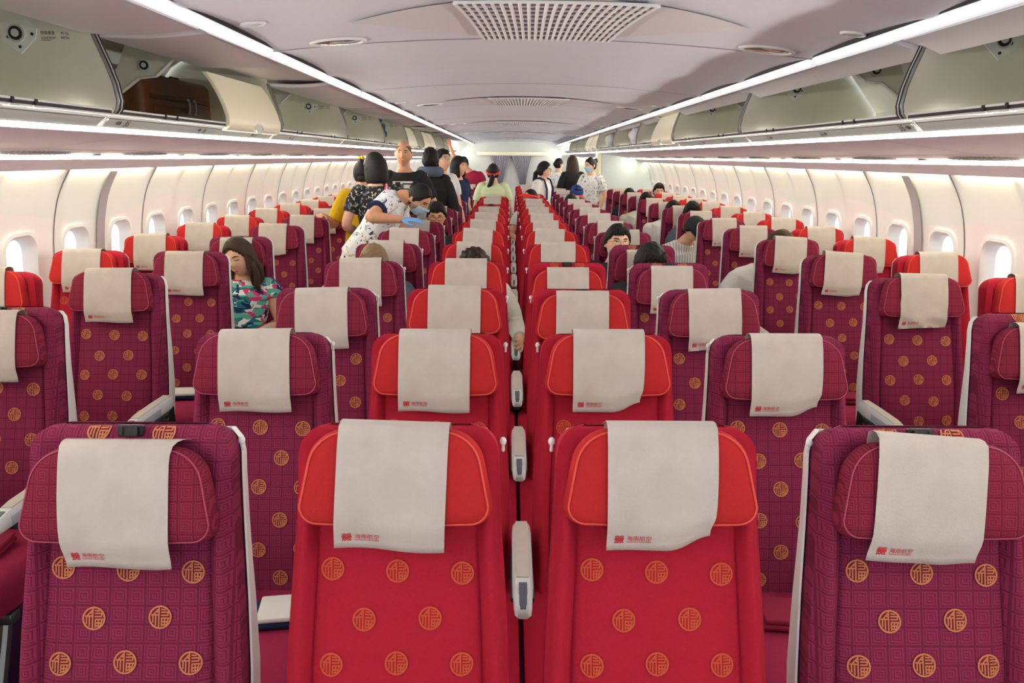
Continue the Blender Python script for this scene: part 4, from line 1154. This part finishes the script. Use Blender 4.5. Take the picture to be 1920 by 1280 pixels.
# ---------------- woman with a bob, seen from behind, pink strap
r_, M_, d_ = person('woman seen from behind with a black bob, black T-shirt and pink bag strap', (-1.15, 6.72, 0), radians(180 + 16), 'stand', hair='bob', shirt=BACKP, sleeve=.62, pants='jeans', skin=SKIN, voxel=.007, head=(28, 6, 0), extra=bobf(-.125, .094), elb=[(-.25, .06, 1.14), (.27, .05, 1.13)], wri=[(-.16, -.22, 1.02), (.12, -.22, 1.0)], s=1.0)
M_STRAP = mat('bag_strap_pink', (206, 70, 104), .7); M_STRAPW = mat('bag_strap_white', (236, 214, 220), .7)
t = thing('shoulder_bag', 'pink and white striped bag strap across the black T-shirt back', 'bag', (-1.15, 6.72, 0), radians(180 + 16))
pts = [V(-.075, -.09, 1.43), V(-.085, -.01, 1.475), V(-.075, .085, 1.42), V(-.03, .128, 1.30), V(.05, .140, 1.16), V(.13, .128, 1.03), V(.185, .08, .95), V(.22, .02, .90)]
b = MB(); pp = cat(pts, 4)
for off, mm in ((-.014, M_STRAP), (0, M_STRAPW), (.014, M_STRAP)):
    rings = []
    for i, p in enumerate(pp):
        tg = (pp[min(i + 1, len(pp) - 1)] - pp[max(0, i - 1)]).normalized(); out = V(p.x * .6, p.y, .05).normalized(); sd = tg.cross(out).normalized()
        rings.append([p + sd * (off + k) + out * h for k, h in ((-.007, .0), (.007, .0), (.007, .004), (-.007, .004))])
    b.loft(rings, mm)
b.obj('strap', t); b = MB(); b.box((.26, -.02, .80), (.10, .26, .22), M_STRAP, .03); b.obj('pouch', t)
# ---------------- woman in yellow
def yell(b, m, M, root, d):
    b.ball((0, .075, -.035), (.038, .035, .036), m, 16, 10, M)
    b.tube([M @ V(0, .02, .11), M @ V(.004, .035, .135)], [.018, .012], m, 10)
    c = MB(); 
    for i in range(6): c.ball((.020 * cos(i * 1.05), .035 + .02 * sin(i * 1.05), .142), .014, CL['yellow'], 10, 6, M)
    c.ball((0, .035, .148), .012, CL['white'], 8, 6, M); c.obj('hair_flower', root)
person('woman in a yellow and white top seen from behind, hand on a seat back', (-1.33, 7.06, 0), radians(180), 'stand', hair='pulled', shirt=CL['yellow'], sleeve=.85, pants='white', skin=SKIN, voxel=.005, extra=yell, s=.965, elb=[(-.22, .05, 1.12), (.28, .03, 1.14)], wri=[(-.16, -.15, 1.02), (.33, .27, 1.235)], hands={1: (V(.10, 1.0, -.05), V(0, 0, 1), .55)})
# ---------------- cabin attendant bending over a seat
def cuffed(b, m, M, root, d):
    b.ball((0, .085, .045), (.04, .036, .04), m, 18, 12, M)
    e = d['elb'][0]; s_ = d['C'] + V(-.165, 0, 0); q = s_.lerp(e, .56); ax = (e - s_).normalized(); c = MB()
    u = ax.orthogonal().normalized(); w = ax.cross(u)
    c.loft([[q + ax * h + (u * cos(a) + w * sin(a)) * r for a in [2 * pi * i / 20 for i in range(20)]] for h, r in ((-.014, .070), (-.012, .074), (.012, .073), (.014, .069))], CL['navy']); c.obj('sleeve_cuff', root)
person('cabin attendant in a printed white dress bending over, blue gloves and face mask', (-1.19, 6.0, 0), radians(75), 'stand', P=(.0, .0, .94), C=(.08, -.30, 1.375), N=(.10, -.385, 1.40), H=(.12, -.475, 1.385), lat=(1, .1, .0), head=(-12, 40, -4), hair='pulled', shirt=CREWP, sleeve=.55, pants=CREWP, skin=SKIN2, mask=True, voxel=.006, gloves=True, extra=cuffed, elb=[(-.31, -.265, 1.27), (.27, -.24, 1.12)], wri=[(-.20, -.465, 1.25), (.20, -.40, .95)], hands={0: (V(.30, -.95, -.02), V(-.2, 0, 1), .22), 1: (V(0, -.4, -1), V(.9, 0, .2), .4)})
# ---------------- the other standing passengers, front to back
def row_y(n_): return R0 + PITCH * n_
M_PILL = mat('neck_pillow_grey', (86, 96, 116), .9, .2, 60)
person('man seen from behind in black with a grey neck pillow', (-.83, 8.17, 0), radians(180), 'stand', hair='short', shirt='black', sleeve=1, pants='dark', s=1.04, head=(0, -2, 0), fat=1.05, elb=[(-.24, .02, 1.10), (.24, .02, 1.10)], wri=[(-.15, -.12, 1.12), (.15, -.12, 1.12)], knees=[(-.085, .08, .49), (.085, .08, .49)], ankles=[(-.08, .10, .08), (.08, .10, .08)])
b = MB(); b.tube([(-.83 + .088 * cos(a), 8.165 - .10 * sin(a) * 1.0, 1.545 + .0 * a) for a in [radians(-50 + 280 * i / 20) for i in range(21)]], [.035] + [.056] * 19 + [.035], M_PILL, 14)
tag(b.obj('neck_pillow'), 'grey neck pillow round the neck of the man in black', 'neck pillow')
def scarf(b, m, M, root, d):
    c = MB(); c.tube([V(-.10, -.13, 1.36), V(-.06, -.15, 1.25), V(-.02, -.15, 1.12), V(0, -.16, 1.0)], [.03, .035, .03, .02], CL['red'], 10); c.obj('red_strap', root)
person('man with thin glasses and white collar looking up to the side', (-.78, row_y(9) + .22, 0), radians(40), 'stand', hair='short', shirt='white', sleeve=.6, pants='dark', s=1.035, head=(8, -10, 0), glasses=GS, extra=scarf, skin=SKIN, knees=[(-.085, .08, .49), (.085, .08, .49)], ankles=[(-.08, .12, .08), (.08, .12, .08)])
person('woman with black bobbed hair in a navy shirt, turned to the right', (-.66, row_y(10) + .22, 0), radians(55), 'stand', hair='bob', shirt='navy', sleeve=.6, pants='dark', s=.985, head=(10, -4, 0), extra=bobf(-.12, .09), skin=SKIN, knees=[(-.085, .04, .49), (.085, .04, .49)], ankles=[(-.08, .06, .08), (.08, .06, .08)])
person('passenger in a maroon top reaching one arm up to the left bins', (-.80, 14.95, 0), radians(-8), 'stand', hair='short', shirt='maroon', sleeve=.5, pants='dark', s=1.0, fat=1.22, C=(.07, -.02, 1.37), N=(-.02, -.03, 1.47), H=(-.075, -.05, 1.575), skin=SKIN2, head=(-14, -4, -4), elb=[(-.24, -.08, 1.66), (.33, -.05, 1.12)], wri=[(-.32, -.12, 1.90), (.22, -.24, 1.10)], hands={0: (V(-.2, -.1, 1), V(0, 1, 0), .5)})
M_BAND = mat('headband_red', (220, 52, 48), .6)
def band(b, m, M, root, d):
    b.tube([M @ V(.0, .088, -.03), M @ V(.005, .125, -.07), M @ V(.03, .12, -.15), M @ V(.075, .09, -.23), M @ V(.11, .06, -.27)], [.03, .036, .034, .024, .01], m, 12)
    c = MB(); c.tube([M @ V(.088 * cos(a), .006 + .108 * sin(a), .022 - .05 * sin(a)) for a in [2 * pi * i / 28 for i in range(28)]], .0135, M_BAND, 8, closed=True); c.obj('headband', root)
    c = MB(); c.tube([M @ V(-.02, .118, -.042), M @ V(.0, .128, -.052), M @ V(.02, .118, -.042)], .010, CL['white'], 8); c.obj('hair_tie', root)
person('woman seen from behind in pale green with a red headband and ponytail', (-.235, row_y(11) + .34, 0), radians(180), 'stand', hair='pulled', shirt='green', sleeve=.7, pants='khaki', s=.93, extra=band, head=(0, 4, 0), fat=1.05)
def ptail(b, m, M, root, d): b.tube([M @ V(0, .085, .0), M @ V(.0, .125, -.05), M @ V(-.01, .13, -.14), M @ V(-.015, .10, -.22), M @ V(-.02, .07, -.27)], [.028, .036, .036, .028, .008], m, 12)
def straps(b, m, M, root, d):
    ptail(b, m, M, root, d)
    c = MB()
    for s_ in (-1, 1): c.tube([V(s_ * .10, -.125, 1.10), V(s_ * .105, -.128, 1.25), V(s_ * .10, -.08, 1.38), V(s_ * .10, .0, 1.41), V(s_ * .10, .10, 1.36)], .014, CL['navy'], 8)
    c.obj('backpack_strap', root)
person('young woman in glasses and white shirt with a long black ponytail', (.47, row_y(12) + .34, 0), radians(62), 'stand', hair='parted', shirt='white', sleeve=.6, pants='dark', s=.945, extra=straps, glasses=GB, head=(18, 2, 0))
person('cabin attendant seen from behind in a white printed blouse, black bun', (.93, 15.3, 0), radians(180 - 25), 'stand', hair='pulled', shirt=CREWP, sleeve=1, pants='white', s=.975, extra=bun((0, .085, .01), (.05, .042, .05)), head=(-28, 0, 0))
def longh(b, m, M, root, d):
    b.loft([[M @ V(.088 * k * cos(a), .03 + .085 * k2 * sin(a), z) for a in [2 * pi * i / 20 for i in range(20)]] for z, k, k2 in ((.08, .8, .8), (.02, 1.1, 1.05), (-.06, 1.25, 1.05), (-.16, 1.35, 1.0), (-.26, 1.4, .9), (-.36, 1.2, .7), (-.42, .8, .4))], m)
person('woman seen from behind with very long dark brown hair, dressed in black', (1.06, 13.35, 0), radians(180 + 12), 'stand', hair='long', hairm=HAIRB, shirt='black', sleeve=1, pants='dark', s=1.0, extra=longh, head=(-8, 0, 0))
person('masked cabin attendant in a white dress standing in the right aisle', (1.29, 12.5, 0), radians(-38), 'stand', hair='pulled', shirt=CREWP, sleeve=.7, pants='white', s=.985, mask=True, extra=bun((0, .10, .055), (.042, .04, .042)), head=(-24, 10, 0), elb=[(-.24, .0, 1.12), (.24, .03, 1.12)], wri=[(-.20, -.24, 1.12), (.22, -.10, .92)])
# ---------------- seated passengers
def seated(label, c, n_, dx=0.0, dz=0.0, **k):
    x = {**XC, **SX}[c] + dx; y = (row_y(n_) if c in 'CDEF' else RS + PITCH * n_ + (.02 if c in 'AB' else 0))
    z = dz
    for q, v in (('C', (0, -.19, .93)), ('N', (0, -.19, 1.035)), ('H', (0, -.23, 1.145))):
        if q not in k: k[q] = (v[0], v[1], v[2] + z)
    return person(label, (x, y, 0), 0, 'sit', **k)
seated('seated man with grey blond hair, head bowed behind a burgundy seat', 'C', 4, dx=-.035, H=(-.01, -.235, 1.10), head=(0, 38, 0), hair='thin', hairm=HAIRG, shirt='grey', sleeve=.6, pants='khaki', skin=SKIN, voxel=.006, eyes=None)
seated('seated person with dark curly hair, head bowed behind a red seat', 'D', 4, dx=.01, H=(0, -.235, 1.062), head=(0, 42, 0), hair='curly', hairm=mat('hair_curly_brown', (52, 36, 30), .7, .5, 120), shirt='offwhite', sleeve=1, pants='khaki', voxel=.007, eyes=None, elb=[(-.2, -.27, .72), (.235, -.17, .735)], wri=[(-.13, -.48, .62), (.262, -.42, .705)])
seated('young man in round glasses looking out between the seats', 'F', 5, dx=-.075, H=(0, -.225, 1.135), C=(0, -.19, .95), N=(0, -.19, 1.045), head=(10, -3, 3), hair='short', shirt='dark', sleeve=.6, pants='dark', skin=SKIN, glasses=GS, voxel=.0055, wide=1.04)
seated('seated man with neat black hair bent forward beside the man in glasses', 'F', 4, dx=-.005, H=(.01, -.235, 1.105), head=(12, 30, 0), hair='short', shirt='dark', sleeve=.6, pants='dark', voxel=.006, eyes=None)
seated('seated man in glasses with cropped black hair below the bending attendant', 'C', 7, dx=.09, H=(0, -.235, 1.19), C=(0, -.19, .96), N=(0, -.19, 1.07), head=(4, 14, 0), hair='short', shirt='dark', sleeve=.6, pants='dark', glasses=GB, skin=SKIN2, voxel=.006)
M_CAP = mat('cap_black', (36, 38, 44), .8, .2, 80); M_CAPB = mat('cap_blue', (38, 70, 140), .8, .2, 80)
def capf(m_, brim=None):
    def f(b, m, M, root, d):
        c = MB(); rings = []
        for i in range(12):
            a = radians(8 + 82 * i / 11); rings.append([V(.088 * sin(a) * cos(q), .004 + .108 * sin(a) * sin(q), .035 + .098 * cos(a)) for q in [2 * pi * j / 28 for j in range(28)]])
        c.loft(rings, m_, True, True, M)
        if brim:
            rows = [[V(.082 * cos(q) * k, .004 - .10 * sin(q) * k2, .036 - dz) for q in [pi * j / 14 for j in range(15)]] for k, k2, dz in ((1, 1, 0), (.98, 1.35, .010), (.88, 1.65, .022), (.86, 1.64, .027), (.98, 1.3, .016), (1, 1, .006))]
            c.loft(rows, brim, False, False, M)
        c.obj('cap', root)
    return f
def visor(b, m, M, root, d):
    c = MB(); c.tube([M @ V(.090 * cos(a), .004 + .106 * sin(a), .035) for a in [2 * pi * i / 28 for i in range(28)]], .016, M_BAND, 8, closed=True)
    rows = [[M @ V(.088 * cos(q) * k, .004 - .10 * sin(q) * k2, .040 - dz) for q in [pi * j / 14 for j in range(15)]] for k, k2, dz in ((1, 1, 0), (1.05, 1.5, .014), (.95, 1.95, .034), (.94, 1.94, .038), (1.04, 1.48, .020), (1, 1, .006))]
    c.loft(rows, M_BAND, False, False); c.obj('sun_visor', root)
seated('seated passenger wearing a bright red sun visor', 'E', 11, dx=-.03, H=(0, -.23, 1.175), C=(0, -.19, .96), N=(0, -.19, 1.07), head=(-62, -12, 0), hair='pulled', shirt='white', extra=visor)
seated('passenger in a white T-shirt leaning out into the right aisle', 'G', 5, dx=-.03, C=(-.02, -.36, .88), N=(.06, -.40, .985), H=(.10, -.44, 1.095), head=(20, 34, 0), hair='short', hairm=HAIRB, shirt='white', sleeve=.62, pants='khaki', voxel=.006, eyes=None, lat=(1, 0, .15), elb=[(-.29, -.44, .66), (.235, -.3, .68)])
seated('passenger in a black cap and striped white shirt leaning into the right aisle', 'G', 7, dx=-.14, C=(-.08, -.24, .88), N=(-.02, -.30, .985), H=(.01, -.36, 1.06), head=(30, 40, 0), hair='short', shirt=STRIPE, sleeve=1, pants='dark', extra=capf(M_CAP, M_CAP), eyes=None, lat=(1, 0, .2), fat=1.05)
seated('dark haired passenger whose forehead shows above a right aisle seat', 'G', 8, dx=.06, H=(0, -.23, 1.145), head=(0, 20, 0), hair='short', shirt='grey', skin=SKIN2)
seated('seated passenger in white, dark head above the right aisle row ten', 'G', 9, dx=.03, H=(0, -.23, 1.11), head=(0, 20, 0), hair='short', shirt='white', sleeve=.7, C=(-.12, -.24, .92))
seated('seated passenger in pale grey, dark head above the right aisle row eleven', 'G', 11, dx=.0, H=(0, -.23, 1.13), head=(0, 20, 0), hair='short', shirt='offwhite', sleeve=1, C=(-.14, -.24, .90))
seated('black haired passenger by the window, highest dark head near the pale partition', 'H', 13, dx=-.03, H=(0, -.23, 1.20), head=(0, 10, 0), hair='short', shirt='dark')
seated('passenger with a dark head just left of the window-side one', 'G', 13, dx=.02, H=(0, -.23, 1.12), head=(0, 16, 0), hair='short', shirt='dark')
seated('dark haired passenger in the middle block, only a dome of hair visible', 'F', 11, dx=-.02, H=(0, -.23, 1.115), head=(0, 26, 0), hair='short', shirt='dark')
seated('passenger in a blue cap and orange top before the masked attendant', 'F', 12, dx=.10, C=(0, -.19, .97), N=(0, -.19, 1.08), H=(.02, -.23, 1.20), head=(20, 24, 0), hair='short', shirt='orange', sleeve=1, extra=capf(M_CAPB, CL['orange']), fat=1.05)

# ================================================================== LUGGAGE AND LOOSE THINGS
M_LEA = mat('brown_leather', (112, 68, 38), .5, .45, 24, .2, 120); M_LEAD = mat('brown_leather_dark', (70, 42, 26), .55)
t = thing('suitcase', 'brown leather suitcase lying in the open bin', 'suitcase', (-2.10, 4.68, 1.862))
b = MB(); b.box((0, 0, .136), (.36, .96, .265), M_LEA, .045, seg=4); b.obj('body', t)
b = MB(); b.tube([(.182, y, .145 + z) for y, z in ((-.40, 0), (-.2, .006), (.0, .008), (.2, .008), (.40, .004))], .009, M_LEAD, 8)
b.tube([(.182, y, .135) for y in (-.40, .40)], .005, M_LEAD, 6); b.obj('zip_band', t)
b = MB(); b.box((.182, -.12, .065), (.016, .50, .075), M_LEA, .007); b.obj('front_pocket', t)
for y in (.06, .15):
    b = MB(); b.tube([(.193, y, .150), (.202, y + .006, .148), (.204, y + .004, .10), (.200, y, .078)], .0055, M_PLAST, 8); b.ball((.196, y, .152), .009, M_PLAST, 10, 8); b.ball((.200, y, .076), .008, M_PLAST, 10, 8); b.obj('zip_pull', t)
b = MB(); b.tube([(.10, .05, .263), (.10, .07, .278), (.10, .17, .278), (.10, .19, .263)], .009, M_LEAD, 8); b.obj('handle', t)
def softbag(name, label, c, d, m, m2=None, seed=0):
    rd = random.Random(seed); b = MB(); b.ball((0, 0, 0), (d[0], d[1], d[2]), m, 22, 14)
    for i, p in enumerate(b.v):
        k = 1 + .10 * sin(p.y * 31 + seed) * sin(p.z * 37 + seed * 2) + .06 * sin(p.x * 40 + p.y * 17)
        b.v[i] = V(p.x * k, p.y * k, max(-d[2] * .80, p.z * k))
    t = thing(name, label, 'bag', (c[0], c[1], c[2] + d[2] * .8 + .002)); b.obj('body', t, angle=80)
    b = MB(); b.tube([(d[0] * .6, -d[1] * .4, d[2] * .72), (d[0] * .7, -d[1] * .2, d[2] * 1.1), (d[0] * .7, d[1] * .2, d[2] * 1.1), (d[0] * .6, d[1] * .4, d[2] * .72)], .012, m2 or m, 8); b.obj('strap', t)
softbag('duffel_bag', 'dark blue soft bag stuffed in a left overhead bin', (-1.82, 10.1, 1.858), (.24, .42, .16), mat('bag_navy', (44, 46, 84), .8, .4, 30), CL['dark'], 1)
softbag('carrier_bag', 'white plastic bag in the right overhead bin', (1.78, 10.6, 1.858), (.18, .30, .15), mat('bag_white', (232, 232, 236), .5, .2, 20), None, 2)
softbag('tote_bag', 'dark red bag behind the white plastic bag', (1.96, 11.05, 1.858), (.14, .16, .20), CL['maroon'], None, 3)
softbag('backpack', 'black bag in the right bin just past the white plastic bag', (1.74, 12.15, 1.858), (.14, .16, .12), CL['dark'], None, 4)
softbag('carrier_bag', 'small white bag in the last right bin before the partition', (1.72, 13.3, 1.858), (.12, .18, .14), CL['white'], None, 5)
M_PACK = mat('blanket_white', (226, 226, 222), .9, .1, 40); M_PACKR = mat('blanket_maroon', (150, 36, 66), .9, .2, 60)
def pack(label, x, y, rz, red=False):
    t = thing('folded_blanket', label, 'blanket', (x, y, .4575), rz, 'folded blankets left on seats')
    b = MB(); b.box((0, 0, .010), (.20, .13, .018), M_PACKR if red else CL['navy'], .008); b.obj('lower_fold', t)
    b = MB(); b.box((.008, -.004, .027), (.185, .12, .016), M_PACKR if red else M_PACK, .007); b.obj('upper_fold', t)
pack('white folded blanket on the burgundy seat second from the front left', XC['C'] + .135, row_y(1) - .33, .15)
pack('maroon folded blanket on the burgundy seat second from the front right', XC['F'] - .02, row_y(1) - .34, -.1, True)
pack('white folded blanket on a left aisle seat in front of the sleeping woman', SX['B'] + .02, SB(3) - .34, .1)
pack('maroon folded blanket on a right aisle seat', SX['G'] + .02, RS + PITCH * 3 - .34, -.1, True)
pack('maroon folded blanket on the left aisle seat at the edge of the frame', SX['B'] + .05, SB(1) - .36, .1, True)
